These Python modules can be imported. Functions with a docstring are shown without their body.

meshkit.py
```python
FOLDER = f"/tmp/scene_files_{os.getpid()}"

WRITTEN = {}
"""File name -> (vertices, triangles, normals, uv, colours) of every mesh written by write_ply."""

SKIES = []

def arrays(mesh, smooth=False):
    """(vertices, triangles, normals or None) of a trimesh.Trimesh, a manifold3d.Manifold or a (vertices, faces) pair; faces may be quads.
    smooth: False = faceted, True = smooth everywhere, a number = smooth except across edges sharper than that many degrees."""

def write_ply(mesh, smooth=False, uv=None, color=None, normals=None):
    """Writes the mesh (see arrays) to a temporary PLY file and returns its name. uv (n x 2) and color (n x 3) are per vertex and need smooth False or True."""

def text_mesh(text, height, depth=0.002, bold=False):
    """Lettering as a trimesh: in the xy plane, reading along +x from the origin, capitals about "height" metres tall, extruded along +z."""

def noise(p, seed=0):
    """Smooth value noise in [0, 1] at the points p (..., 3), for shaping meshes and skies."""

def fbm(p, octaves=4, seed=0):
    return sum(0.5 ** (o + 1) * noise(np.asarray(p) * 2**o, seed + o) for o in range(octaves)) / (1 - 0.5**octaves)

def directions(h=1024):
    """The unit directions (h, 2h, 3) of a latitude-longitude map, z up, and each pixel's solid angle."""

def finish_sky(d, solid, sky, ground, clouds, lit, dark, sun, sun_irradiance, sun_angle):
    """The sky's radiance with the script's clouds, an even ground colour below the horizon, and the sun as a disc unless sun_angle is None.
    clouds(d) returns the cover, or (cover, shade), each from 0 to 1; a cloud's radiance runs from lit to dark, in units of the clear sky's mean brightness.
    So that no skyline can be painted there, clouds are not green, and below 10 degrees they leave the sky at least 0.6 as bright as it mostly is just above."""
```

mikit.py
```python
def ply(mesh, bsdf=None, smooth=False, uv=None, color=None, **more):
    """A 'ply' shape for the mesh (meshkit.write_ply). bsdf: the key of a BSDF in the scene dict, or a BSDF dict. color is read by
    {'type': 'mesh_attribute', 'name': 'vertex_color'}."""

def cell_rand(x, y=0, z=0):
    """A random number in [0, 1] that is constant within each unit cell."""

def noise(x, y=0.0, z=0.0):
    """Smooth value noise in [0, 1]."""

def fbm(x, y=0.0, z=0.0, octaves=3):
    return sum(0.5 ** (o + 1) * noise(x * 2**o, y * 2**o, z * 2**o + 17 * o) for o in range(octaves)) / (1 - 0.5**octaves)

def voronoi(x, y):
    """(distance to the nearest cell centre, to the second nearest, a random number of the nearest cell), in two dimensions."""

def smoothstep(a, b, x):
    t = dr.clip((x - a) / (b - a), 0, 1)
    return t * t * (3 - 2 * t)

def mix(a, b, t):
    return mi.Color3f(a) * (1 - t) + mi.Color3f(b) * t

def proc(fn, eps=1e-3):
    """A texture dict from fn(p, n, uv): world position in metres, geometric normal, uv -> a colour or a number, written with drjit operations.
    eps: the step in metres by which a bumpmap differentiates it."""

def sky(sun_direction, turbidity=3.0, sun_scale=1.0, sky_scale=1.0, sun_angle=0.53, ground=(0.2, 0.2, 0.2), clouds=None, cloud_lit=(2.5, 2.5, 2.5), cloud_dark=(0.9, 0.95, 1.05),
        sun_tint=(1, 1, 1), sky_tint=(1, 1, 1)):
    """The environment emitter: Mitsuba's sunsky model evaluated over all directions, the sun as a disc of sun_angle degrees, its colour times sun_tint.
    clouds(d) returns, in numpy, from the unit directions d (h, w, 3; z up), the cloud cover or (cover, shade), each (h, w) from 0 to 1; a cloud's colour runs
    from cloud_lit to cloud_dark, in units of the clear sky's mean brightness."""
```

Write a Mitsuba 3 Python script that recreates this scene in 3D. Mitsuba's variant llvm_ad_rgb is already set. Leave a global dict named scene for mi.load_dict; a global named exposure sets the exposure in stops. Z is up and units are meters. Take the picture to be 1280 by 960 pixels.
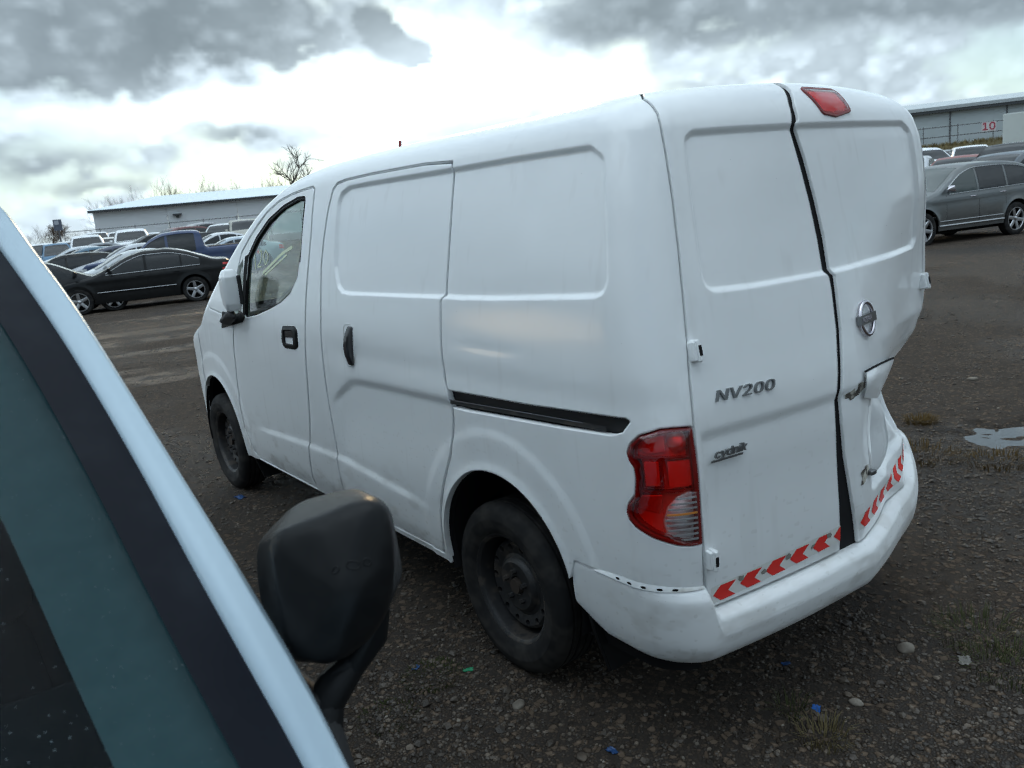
import math, random
import numpy as np, trimesh, shapely, shapely.affinity, manifold3d
import mitsuba as mi, drjit as dr
import mikit, meshkit
from mikit import proc, noise, fbm, voronoi, cell_rand, smoothstep, mix
from scipy.spatial import Delaunay
from scipy.interpolate import PchipInterpolator
from shapely.geometry import Polygon, LineString, Point, box as sbox
rng = np.random.default_rng(7)
random.seed(7)
T = mi.ScalarTransform4f
scene, labels = {}, {}

# ------------------------------------------------------------------ camera, sky, exposure
CAM = np.array([-2.332, 2.327, 1.604])
scene['camera'] = {'type': 'thinlens', 'fov': 62.71, 'fov_axis': 'x', 'aperture_radius': 0.0022, 'focus_distance': 3.3,
    'near_clip': 0.02, 'far_clip': 2000.0,
    'to_world': T().look_at(origin=CAM.tolist(), target=[-1.53668, 1.75873, 1.39446], up=[0.11475, -0.19832, 0.97340])}

def azel(az, el):
    a, e = np.radians(az), np.radians(el)
    return np.array([np.cos(e)*np.cos(a), np.cos(e)*np.sin(a), np.sin(e)])
SUN = azel(-34, 18.5)

def sm(a, b, x):
    t = np.clip((x-a)/(b-a), 0, 1)
    return t*t*(3-2*t)
def clouds(d):
    az = np.degrees(np.arctan2(d[..., 1], d[..., 0])); el = np.degrees(np.arcsin(np.clip(d[..., 2], -1, 1)))
    q = d/(np.maximum(d[..., 2:3], 0)+0.16)
    n1 = meshkit.fbm(np.stack([q[..., 0]*1.1, q[..., 1]*1.1, 0*q[..., 0]+3.1], -1), 6, seed=4)
    n2 = meshkit.fbm(np.stack([q[..., 0]*2.6+9, q[..., 1]*2.6, 0*q[..., 0]+1.7], -1), 5, seed=11)
    g1 = meshkit.fbm(np.stack([az/4.2, el/2.5, 0*az+2.3], -1), 6, seed=31)
    g2 = meshkit.fbm(np.stack([az/1.35+40, el/.95, 0*az+6.1], -1), 5, seed=37)
    g3 = meshkit.fbm(np.stack([az/6+9, el/3.4, 0*az+4.4], -1), 5, seed=41)
    bil = 1-np.abs(2*g2-1)*1.6-np.abs(2*g1-1)*.8
    wa, we = (g1-.5)*10+(g2-.5)*3.0, (n1-.5)*1.2+(g1-.5)*3.2+(g2-.5)*1.6
    def lump(a, e, sa, se, k=1.0):
        return k*np.exp(-(((az+wa-a+180) % 360-180)/sa)**2-((el+we-e)/se)**2)
    bank = (lump(-15, 11.8, 11, 3.3, 1.5)+lump(-3, 13, 12, 4, 1.2)+lump(-29.2, 11.3, 1.5, 1.2, .95)+lump(-31.3, 9.9, 1.7, .8, .95)+lump(-46, 11.0, 9, 2.7, 1.05)+lump(-60, 9.5, 9, 2.2, .75)
        +lump(-8, 4.9, 5, 1.5, .66)+lump(-20.5, 5.6, 3.0, .9, .75)+lump(-68, 9, 7, 3, .6)+lump(-21, 3.7, 6, .7, .45)+lump(-38, 16, 14, 1.7, .7)+lump(-12, 3.2, 5, .7, .5))
    toward = np.clip((d@SUN-.35)/.35, 0, 1)
    mask = sm(.22, .80, bank*(.40+1.15*g1)+.45*(g2-.5))
    glow = np.clip(np.exp(-((az+wa*.6+32)/6.0)**2-((el+we*.6-8.6)/2.4)**2)*1.15+.62*np.exp(-((az+wa*.6+19)/11)**2-((el+we*.3-7.4)/1.1)**2)+.20*np.exp(-((az+wa*.4+31)/16)**2-((el-7)/4)**2), 0, 1)
    tex = (g1-.5)*1.5+(g2-.5)*.9
    lv = np.exp(np.log(2.9)+.75*tex+.42*(.35-bil)+.25*sm(5, 2, el))
    lv = lv*(1-mask)+mask*np.exp(np.log(1.35)+.8*tex+.2*(.35-bil))
    lv = lv*(1-glow*(1-.8*mask))+8.5*glow*(1-.8*mask)
    # away from the sun: an ordinary broken overcast, dim at the horizon and brightest overhead, with a few thin blue gaps
    far = meshkit.fbm(np.stack([q[..., 0]*1.5, q[..., 1]*1.5, 0*q[..., 0]+8.3], -1), 5, seed=21)
    far2 = meshkit.fbm(np.stack([q[..., 0]*.8+4, q[..., 1]*.8, 0*q[..., 0]+5.5], -1), 4, seed=27)
    lo = (1.5+3.4*sm(6, 55, el))*np.exp(3.0*(far-.48))*(1-.20*sm(.1, -.8, d@SUN))
    toward = np.clip((d@SUN-.35)/.35, 0, 1)
    k = toward*sm(34, 16, el)
    U = k*lv+(1-k)*lo
    cover = .98-.55*(1-k)*sm(.56, .70, far2)-.62*k*sm(.46, .62, g3)*(1-mask)*(1-glow)
    return cover, np.clip((9.0-U)/(9.0-.45), 0, 1)
scene['sky'] = mikit.sky(SUN, turbidity=3, sun_scale=0.12, sun_angle=10, clouds=clouds, cloud_lit=(7.7, 9.1, 10.1), cloud_dark=(.33, .46, .55),
    sky_tint=(.85, 1.0, 1.1), sun_tint=(1, .98, .93), ground=(.06, .058, .055))
exposure = 2.15

# ------------------------------------------------------------------ materials
def rgb(*c): return {'type': 'rgb', 'value': list(c)}
def two(d): return {'type': 'twosided', 'bsdf': d}
def mat(name, d): scene[name] = d; return name
def prin(color, rough=.5, spec=.5, **k):
    c = color if isinstance(color, dict) else rgb(*color)
    return two({'type': 'principled', 'base_color': c, 'roughness': rough, 'specular': spec, **k})

def van_paint(p, n, uv):
    low = 1-smoothstep(.25, .75, p.z+.18*fbm(p.x*5, p.y*5, p.z*5)-.09)
    splash = smoothstep(.5, .72, fbm(p.x*9+3, p.y*9, p.z*14, 4))
    streak = smoothstep(.62, .8, fbm(p.x*28, p.y*28, p.z*3.0, 3))*.18
    speck = smoothstep(.80, .86, noise(p.x*70, p.y*70, p.z*70))*.28*smoothstep(1.2, .4, p.z)
    rear = smoothstep(-.55, -.8, p.x)
    film = fbm(p.x*2.3, p.y*2.3, p.z*3.1, 4)
    dirt = dr.clip(low*(.08+.34*splash)+streak*.38+speck*.45+.08*film+rear*(.05+.08*film), 0, 1)
    return mix((.77, .79, .795), (.30, .275, .235), dirt)
mat('m_white', two({'type': 'principled', 'base_color': proc(van_paint), 'roughness': .13, 'specular': .5, 'clearcoat': .8, 'clearcoat_gloss': .96}))
def white_dirty(p, n, uv):
    d = smoothstep(.42, .68, fbm(p.x*13, p.y*13, p.z*13, 4))
    return mix((.66, .68, .68), (.33, .30, .24), d*.65)
mat('m_white_dirty', prin(proc(white_dirty), .45))
mat('m_black', prin((.012, .012, .013), .55, .4))
mat('m_seal', prin((.010, .010, .011), .8, .2))
def plastic_grey(p, n, uv):
    return mix((.006, .0065, .0075), (.012, .0125, .013), fbm(p.x*30, p.y*30, p.z*30))
mat('m_plastic', prin(proc(plastic_grey), .36, .18))
mat('m_gloss_black', prin((.012, .012, .014), .08, .5, clearcoat=1.0))
mat('m_chrome', two({'type': 'roughconductor', 'material': 'Cr', 'alpha': .12}))
mat('m_badge', prin((.20, .205, .21), .25, .6, metallic=.8))
def rubber(p, n, uv):
    return mix((.010, .010, .0105), (.034, .031, .028), smoothstep(.35, .75, fbm(p.x*16, p.y*16, p.z*16, 4))*.8)
mat('m_rubber', prin(proc(rubber), .75, .3))
def steel_rim(p, n, uv):
    return mix((.018, .018, .019), (.048, .040, .034), smoothstep(.5, .75, fbm(p.x*22, p.y*22, p.z*22, 4)))
mat('m_steel', prin(proc(steel_rim), .5, .5))
mat('m_rust', prin((.040, .030, .024), .8, .3))
mat('m_lens_red', {'type': 'thindielectric', 'int_ior': 1.5, 'specular_transmittance': rgb(.97, .085, .055)})
mat('m_lens_clear', {'type': 'thindielectric', 'int_ior': 1.5, 'specular_transmittance': rgb(.9, .9, .9)})
mat('m_bowl', prin((.85, .85, .86), .35, .5, metallic=.5))
mat('m_cell', prin((.62, .62, .62), .4, .5))
mat('m_lens_red2', {'type': 'thindielectric', 'int_ior': 1.5, 'specular_transmittance': rgb(.80, .07, .06)})
mat('m_cell_dark', prin((.30, .30, .30), .5, .5))
mat('m_red', prin((.62, .018, .012), .10, .6, clearcoat=1.0))
mat('m_red_dark', prin((.16, .008, .008), .12, .6, clearcoat=1.0))
mat('m_red_bright', prin((.90, .055, .03), .12, .6, clearcoat=1.0))
mat('m_lens', prin((.42, .43, .44), .08, .7, clearcoat=1.0, metallic=.3))
mat('m_amber', prin((.75, .30, .06), .2, .5))
mat('m_tape_white', prin((.60, .60, .57), .35, .5))
mat('m_tape_red', prin((.64, .030, .024), .35, .5))
def scraped(p, n, uv):
    return mix((.40, .38, .33), (.07, .06, .05), smoothstep(.42, .6, fbm(p.x*42, p.y*42, p.z*42, 4)))
mat('m_scraped', prin(proc(scraped), .7))
mat('m_window', {'type': 'thindielectric', 'int_ior': 1.45, 'specular_transmittance': rgb(.82, .93, .86)})
mat('m_interior', prin((.055, .056, .058), .8, .3))
mat('m_interior_light', prin((.32, .32, .30), .8, .3))
mat('m_dark_hole', prin((.006, .006, .006), .9, .1))

# ------------------------------------------------------------------ mesh helpers
def tm(v, f): return trimesh.Trimesh(np.asarray(v, float), np.asarray(f, int), process=False)
def cat(ms): return trimesh.util.concatenate([m for m in ms if m is not None])
def numbered(name):
    if not any(k == name or k.startswith(name+'__') for k in scene): return name
    i = 1
    while any(k == f'{name}_{i:03d}' or k.startswith(f'{name}_{i:03d}__') for k in scene): i += 1
    return f'{name}_{i:03d}'
_names = {}
def nxt(name):
    i = _names.get(name, 0); _names[name] = i+1
    return name if i == 0 else f'{name}_{i:03d}'
def obj(name, mesh, m, parent=None, smooth=False, label=None, cat_=None, group=None, kind=None, **kw):
    key = nxt(name if parent is None else parent+'__'+name)
    if len(mesh.faces) == 0: print('EMPTY', key); return key
    if not np.isfinite(mesh.vertices).all(): print('NAN', key)
    scene[key] = mikit.ply(mesh, m, smooth=smooth, **kw)
    e = {}
    if label: e['label'] = label
    if cat_: e['category'] = cat_
    if group: e['group'] = group
    if kind: e['kind'] = kind
    if e: labels[key] = e
    return key
def thing(name, label, cat_, group=None):
    key = nxt(name)
    labels[key] = {'label': label, 'category': cat_}
    if group: labels[key]['group'] = group
    return key
def mman(mesh):
    return manifold3d.Manifold(manifold3d.Mesh(np.asarray(mesh.vertices, np.float32), np.asarray(mesh.faces, np.uint32)))
def unman(m):
    k = m.to_mesh(); return tm(k.vert_properties[:, :3], k.tri_verts)
def sph(r, c, n=12):
    return manifold3d.Manifold.sphere(r, n).translate([float(x) for x in c])
def hull(pts, r, n=12):
    rs = np.broadcast_to(r, len(pts))
    return unman(manifold3d.Manifold.batch_hull([sph(float(a), p, n) for a, p in zip(rs, pts)]))
def rbox(c, size, r=.01, n=10, R=None):
    h = np.array(size)/2-r
    pts = [np.array([x, y, z])*h for x in (-1, 1) for y in (-1, 1) for z in (-1, 1)]
    m = hull(pts, r, n)
    if R is not None: m.vertices = m.vertices@np.asarray(R).T
    m.vertices = m.vertices+np.array(c)
    return m
def boxm(c, size):
    m = trimesh.creation.box(size); m.apply_translation(c); return tm(m.vertices, m.faces)
def tube(P, r, n=8, cap=True):
    P = np.asarray(P, float); t = np.gradient(P, axis=0); t /= np.linalg.norm(t, axis=1, keepdims=True)+1e-12
    ref = np.array([0, 0, 1.0]) if abs(t[0, 2]) < .9 else np.array([1.0, 0, 0])
    A = []
    for k in range(len(P)):
        a = ref-t[k]*(ref@t[k]); a /= np.linalg.norm(a); A.append(a); ref = a
    A = np.array(A); B = np.cross(t, A); an = np.arange(n)*2*np.pi/n
    r = np.broadcast_to(r, len(P))
    v = (P[:, None]+r[:, None, None]*(np.cos(an)[None, :, None]*A[:, None]+np.sin(an)[None, :, None]*B[:, None])).reshape(-1, 3)
    f = []
    for i in range(len(P)-1):
        for j in range(n):
            a, b = i*n+j, i*n+(j+1) % n
            f += [(a, b, b+n), (a, b+n, a+n)]
    if cap:
        k = len(v); v = np.vstack([v, P[0], P[-1]]); e = (len(P)-1)*n
        for j in range(n):
            f += [(k, (j+1) % n, j), (k+1, e+j, e+(j+1) % n)]
    return tm(v, f)
def lathe(prof, n=48, axis='y'):
    """prof: (radius, along) pairs, closed outline or open; revolved round the axis"""
    P = np.array(prof, float); an = np.arange(n)*2*np.pi/n
    r, h = P[:, 0], P[:, 1]
    v = np.stack([r[:, None]*np.cos(an), np.repeat(h[:, None], n, 1), r[:, None]*np.sin(an)], -1).reshape(-1, 3)
    f = []
    m = len(P)
    for i in range(m-1):
        for j in range(n):
            a, b = i*n+j, i*n+(j+1) % n
            f += [(a, b, b+n), (a, b+n, a+n)]
    return tm(v, f)
def grid(X, flip=False):
    """(a, b, 3) lattice to a mesh"""
    a, b = X.shape[:2]; i = np.arange(a*b).reshape(a, b)
    q = np.stack([i[:-1, :-1], i[1:, :-1], i[1:, 1:], i[:-1, 1:]], -1).reshape(-1, 4)
    f = np.vstack([q[:, [0, 1, 2]], q[:, [0, 2, 3]]])
    return tm(X.reshape(-1, 3), f[:, ::-1] if flip else f)
def ring_pts(poly, h):
    out = []
    for g in getattr(poly, 'geoms', [poly]):
        for r in [g.exterior, *g.interiors]:
            n = max(4, int(np.ceil(r.length/h)))
            c = np.array(shapely.segmentize(LineString(r.coords), h).coords)[:-1]
            out.append(c)
    return out
def panel(poly, h, fn, lip=.02, edge=.005, hb=None, feats=()):
    """a sheet over a polygon of the (s, t) chart, mapped by fn, with its border folded inwards by lip"""
    polys = [shapely.geometry.polygon.orient(g, 1.0) for g in getattr(poly, 'geoms', [poly]) if g.area > 1e-5]
    res = []
    for pg in polys:
        hb_ = hb or h*.8
        rings = ring_pts(pg, hb_)
        nb = [len(r) for r in rings]
        pts = list(rings)
        if edge:
            inn = pg.buffer(-edge)
            if not inn.is_empty: pts += ring_pts(inn, hb_)
        for fp, offs in feats:
            for o in offs:
                for c in ring_pts(fp.buffer(o), h*.8):
                    c = c[shapely.contains_xy(pg.buffer(-.007), c[:, 0], c[:, 1])]
                    if len(c): pts.append(c)
        x0, y0, x1, y1 = pg.bounds
        gx, gy = np.meshgrid(np.arange(x0+h/2, x1, h), np.arange(y0+h/2, y1, h))
        g = np.stack([gx.ravel(), gy.ravel()], 1)
        inn = pg.buffer(-(edge or 0)-h*.45)
        if not inn.is_empty and len(g): pts.append(g[shapely.contains_xy(inn, g[:, 0], g[:, 1])])
        st = np.vstack(pts)
        f = Delaunay(st+np.random.default_rng(1).normal(0, 1e-6, st.shape)).simplices
        c = st[f].mean(1); f = f[shapely.contains_xy(pg, c[:, 0], c[:, 1])]
        a = st[f]; ar = (a[:, 1, 0]-a[:, 0, 0])*(a[:, 2, 1]-a[:, 0, 1])-(a[:, 2, 0]-a[:, 0, 0])*(a[:, 1, 1]-a[:, 0, 1])
        f = np.where(ar[:, None] < 0, f[:, ::-1], f); f = f[np.abs(ar) > 1e-9]
        v = fn(st[:, 0], st[:, 1])
        fs = [f]
        if lip:
            k = sum(nb); e = 1e-3
            B = st[:k]
            n = np.cross(fn(B[:, 0]+e, B[:, 1])-fn(B[:, 0]-e, B[:, 1]), fn(B[:, 0], B[:, 1]+e)-fn(B[:, 0], B[:, 1]-e))
            n /= np.linalg.norm(n, axis=1, keepdims=True)+1e-12
            o = len(v); v = np.vstack([v, v[:k]-n*lip]); at = 0
            for m in nb:
                i = np.arange(m)+at; j = np.roll(i, -1)
                fs.append(np.stack([j, i, i+o], 1)); fs.append(np.stack([j, i+o, j+o], 1)); at += m
        res.append(tm(v, np.vstack(fs)))
    return cat(res)
def sdist(poly, s, t):
    """distance to the polygon's border, positive inside"""
    p = shapely.points(s.ravel(), t.ravel())
    d = shapely.distance(p, poly.boundary); ins = shapely.contains_xy(poly, s.ravel(), t.ravel())
    return np.where(ins, d, -d).reshape(np.shape(s))
def rounded(pts, r):
    p = Polygon(pts).buffer(0)
    return p.buffer(-r).buffer(2*r, quad_segs=6).buffer(-r, quad_segs=6)
def place(mesh, x, y, z, yaw=0, scale=1.0):
    c, s = np.cos(yaw), np.sin(yaw); v = np.array(mesh.vertices)*scale
    return tm(np.stack([v[:, 0]*c-v[:, 1]*s+x, v[:, 0]*s+v[:, 1]*c+y, v[:, 2]+z], 1), mesh.faces)

class Skin:
    """a car body as one chart: s runs along the plan outline (nose, left side, tail, right side), t up the side and round the roof edge; deck() spans the top"""
    def __init__(self, outline, HZ, RZ, ZT, half, rollh=.10, rollt=.18, rollin=.115, crown=.022, rear=(.5, -.78), rearin=.11, front=(3.0, 3.7, .10, .03), s0=0.0, rearcrown=.03):
        P = np.array(outline, float); self.B = P
        L = np.concatenate([[0], np.cumsum(np.linalg.norm(np.diff(P, axis=0), axis=1))])
        mid = P[:, 1] > P[:, 1].max()*.985
        o = np.argsort(-P[mid][:, 0])
        self.S = L-np.interp(s0, -P[mid][o, 0], L[mid][o])+s0
        self.NOSE, self.REAR = self.S[0], self.S[-1]
        self.H, self.R, self.ZT = (PchipInterpolator(*np.array(a, float).T, extrapolate=True) for a in (HZ, RZ, ZT))
        self.half, self.rh, self.rt, self.ri, self.crown, self.rear, self.rearin, self.front, self.rc = half, rollh, rollt, rollin, crown, rear, rearin, front, rearcrown
    def bx(self, s): return np.interp(np.where(s > self.REAR, 2*self.REAR-s, s), self.S, self.B[:, 0])
    def tmax(self, s): return self.ZT(self.bx(s))-self.rh+self.rt
    def __call__(self, s, t):
        s, t = np.broadcast_arrays(np.asarray(s, float), np.asarray(t, float))
        m = np.where(s > self.REAR, -1., 1.); s = np.where(s > self.REAR, 2*self.REAR-s, s)
        m = np.where(s < self.NOSE, -1., m); s = np.where(s < self.NOSE, 2*self.NOSE-s, s)
        bx, by = np.interp(s, self.S, self.B[:, 0]), np.interp(s, self.S, self.B[:, 1])
        t0 = self.ZT(bx)-self.rh
        ph = np.clip((t-t0)/self.rt, 0, 1)*np.pi/2
        z = np.where(t < t0, t, t0+self.rh*np.sin(ph))
        roll = 1-np.cos(ph)
        h = self.H(z)-self.ri*roll
        w = sm(self.rear[0], self.rear[1], bx)
        x = bx+(self.R(z)+self.rearin*roll)*w-sm(self.front[0], self.front[1], bx)*(self.front[2]*roll+self.front[3]*sm(.6, .2, z))
        y = by*h/self.half*m
        z = z+self.rc*sm(0, 1, (t-t0)/self.rt)*np.clip(1-(y/(self.half*.763))**2, 0, 1)*sm(self.rear[0]+.7, self.rear[0]+.1, bx)
        return np.stack([x, y, z], -1)
    def nrm(self, s, t, e=1e-3):
        n = np.cross(self(s+e, t)-self(s-e, t), self(s, t+e)-self(s, t-e))
        return n/(np.linalg.norm(n, axis=-1, keepdims=True)+1e-12)
    def off(self, s, t, d):
        return self(s, t)+self.nrm(s, t)*np.asarray(d)[..., None]
    def deck(self, s, q, d=0.0):
        s, q = np.broadcast_arrays(np.asarray(s, float), np.asarray(q, float))
        E = self(s, self.tmax(s)); M = E*np.array([1, -1, 1.0])
        w = (1-q)/2
        X = E*(1-w)[..., None]+M*w[..., None]
        A = np.minimum(self.crown, self.rc*(E[..., 1]/(self.half*.763))**2 if self.rc else self.crown)
        X[..., 2] += A*(1-q*q)+d
        return X
def catmull(P, n=24):
    P = np.array(P, float); Q = np.vstack([2*P[0]-P[1], P, 2*P[-1]-P[-2]]); o = []
    for i in range(1, len(Q)-2):
        a, b, c, d = Q[i-1:i+3]
        for t in np.arange(n)/n: o.append(.5*((2*b)+(c-a)*t+(2*a-5*b+4*c-d)*t*t+(3*b-a-3*c+d)*t**3))
    return np.array(o+[P[-1]])
def flipy(m): return tm(np.asarray(m.vertices)*[1, -1, 1], m.faces[:, ::-1])

# ------------------------------------------------------------------ ground, bank, warehouses, fences, bare trees
PUD = np.array([-.24, -2.86])
def puddle_d(x, y):
    """signed depth field of the puddle beside the van (positive inside)"""
    u, v = (x-PUD[0])*.80+(y-PUD[1])*-.60, (x-PUD[0])*.60+(y-PUD[1])*.80
    n = meshkit.fbm(np.stack([x*2.2, y*2.2, 0*x+3], -1), 4, seed=5)-.5
    return 1-np.hypot(u/.30, v/.62)+n*2.0
def ground_z(x, y, fine=True):
    x, y = np.asarray(x, float), np.asarray(y, float)
    dx, dy = x-1.0, y-.5
    r = np.hypot(dx, dy); az = np.degrees(np.arctan2(dy, dx))
    z = -.0115*np.clip(r-6, 0, 16)
    rise = sm(-34, -52, az)*sm(-125, -100, az)
    z = z+rise*(.030*np.clip(r-22, 0, 60))
    if fine:
        P = np.stack([x, y, 0*x], -1)
        near = sm(40, 12, r)
        z = z+near*(.030*(meshkit.fbm(P*.8, 3, seed=1)-.5)+.022*(meshkit.fbm(P*5, 3, seed=2)-.5)+.010*(meshkit.fbm(P*15, 2, seed=12)-.5))
        calm = sm(.9, 1.6, np.minimum(np.minimum(np.hypot(x+.1, y-.74), np.hypot(x-2.915, y-.74)), np.minimum(np.hypot(x+.1, y+.74), np.hypot(x-2.915, y+.74))))
        z = z*(.15+.85*calm)
        # wheel ruts of the lane beyond
        u = x-.18*y
        for c, w, a in ((8.4, .28, .05), (10.1, .28, .05), (11.6, .22, .04), (13.5, .30, .05), (15.2, .3, .04)):
            z = z-near*a*np.exp(-((u-c+.25*np.sin(y*.5))/w)**2)*sm(-9, -5, y)
        for c, w, a in ((-5.6, .25, .04), (-7.2, .25, .04), (-8.9, .22, .03)):
            z = z-a*np.exp(-((y+.3*x-c)/w)**2)*sm(-1.5, .5, x)
        z = z-.035*sm(-.25, .45, puddle_d(x, y))
    return z
def ground_mesh():
    def axis(lo, hi, c0, c1, fine):
        a = [np.arange(c0, c1, fine)]
        k, st = c1, fine
        up = []
        while k < hi: up.append(k); st = min(st*1.12, 12); k += st
        dn, k, st = [], c0, fine
        while k > lo: st = min(st*1.12, 12); k -= st; dn.append(k)
        return np.concatenate([dn[::-1], a[0], up])
    X, Y = np.meshgrid(axis(-60, 420, -2.2, 4.5, .03), axis(-420, 160, -4.6, 2.6, .03), indexing='ij')
    return grid(np.stack([X, Y, ground_z(X, Y)], -1))
def gravel(p, n, uv):
    r = dr.sqrt(dr.square(p.x-1)+dr.square(p.y))
    big = fbm(p.x*.55+7, p.y*.55, 0, 4)
    a, b, c = voronoi(p.x*95, p.y*95)
    a2, b2, c2 = voronoi(p.x*47+9, p.y*47)
    fine = smoothstep(40, 6, r)
    stone = mix((.010, .0085, .007), (.042, .036, .030), c*c*smoothstep(.0, .25, b-a))
    stone2 = mix(stone, mix((.02, .017, .014), (.07, .061, .052), c2), smoothstep(.80, .86, c2)*smoothstep(.03, .12, b2-a2))
    flat = mix((.024, .022, .020), (.088, .080, .072), smoothstep(.28, .72, .55*fbm(p.x*1.9, p.y*2.6, 5, 5)+.45*noise(p.x*9, p.y*9)))
    col = mix(flat, stone2, .25+.75*fine)
    streak = smoothstep(.50, .64, fbm(p.x*1.9-.34*p.y, p.y*.20+p.x*.04, 2, 4))*smoothstep(5.5, 8, r)*smoothstep(-7, -3, p.y)
    col = mix(col, (.13, .127, .122), streak*.6*smoothstep(.40, .58, fbm(p.x*2.3, p.y*2.9, 8, 3)))
    damp = smoothstep(.46, .64, big)
    return col*mi.Color3f(1.95, 1.58, 1.26)*(1-.35*damp)
def gravel_rough(p, n, uv):
    r = dr.sqrt(dr.square(p.x-1)+dr.square(p.y))
    big = fbm(p.x*.55+7, p.y*.55, 0, 4)
    wet = smoothstep(.44, .62, big)
    streak = smoothstep(.50, .64, fbm(p.x*1.9-.34*p.y, p.y*.20+p.x*.04, 2, 4))*smoothstep(5.5, 8, r)*smoothstep(-7, -3, p.y)
    return dr.clip(.66-.30*wet-.45*streak, .17, 1)
def gravel_bump(p, n, uv):
    a, b, c = voronoi(p.x*95, p.y*95)
    a2, b2, c2 = voronoi(p.x*47+9, p.y*47)
    return .55*smoothstep(0, .35, b-a)*(.4+.6*c)+.9*smoothstep(.72, .80, c2)*smoothstep(.03, .3, b2-a2)+.8*fbm(p.x*11, p.y*11, 0, 3)+1.6*fbm(p.x*3.1, p.y*3.1, 4, 2)
mat('m_gravel', two({'type': 'bumpmap', 'bump': proc(gravel_bump, 2e-3), 'scale': .02, 'bsdf': {'type': 'principled', 'base_color': proc(gravel), 'roughness': proc(gravel_rough), 'specular': .5}}))
scene['ground'] = mikit.ply(ground_mesh(), 'm_gravel', smooth=True)
labels['ground'] = {'label': 'dark wet gravel yard with muddy wheel tracks', 'kind': 'structure'}
# puddle: a level sheet of water standing in the hollow
mat('m_water', prin((.035, .032, .028), .03, .5, clearcoat=1.0, clearcoat_gloss=1.0))
_g = np.linspace(-1.6, 1.6, 60)
def puddle_mesh():
    X, Y = np.meshgrid(PUD[0]+_g, PUD[1]+_g, indexing='ij')
    zw = float(np.quantile(ground_z(X, Y)[puddle_d(X, Y) > -.05], .52))
    m = grid(np.stack([X, Y, 0*X+zw], -1))
    c = m.vertices[m.faces].mean(1)
    keep = puddle_d(c[:, 0], c[:, 1]) > -.5
    return tm(m.vertices, m.faces[keep])
scene['puddle'] = mikit.ply(puddle_mesh(), 'm_water')
labels['puddle'] = {'label': 'shallow puddle reflecting the sky right of the white van', 'kind': 'structure'}

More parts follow.
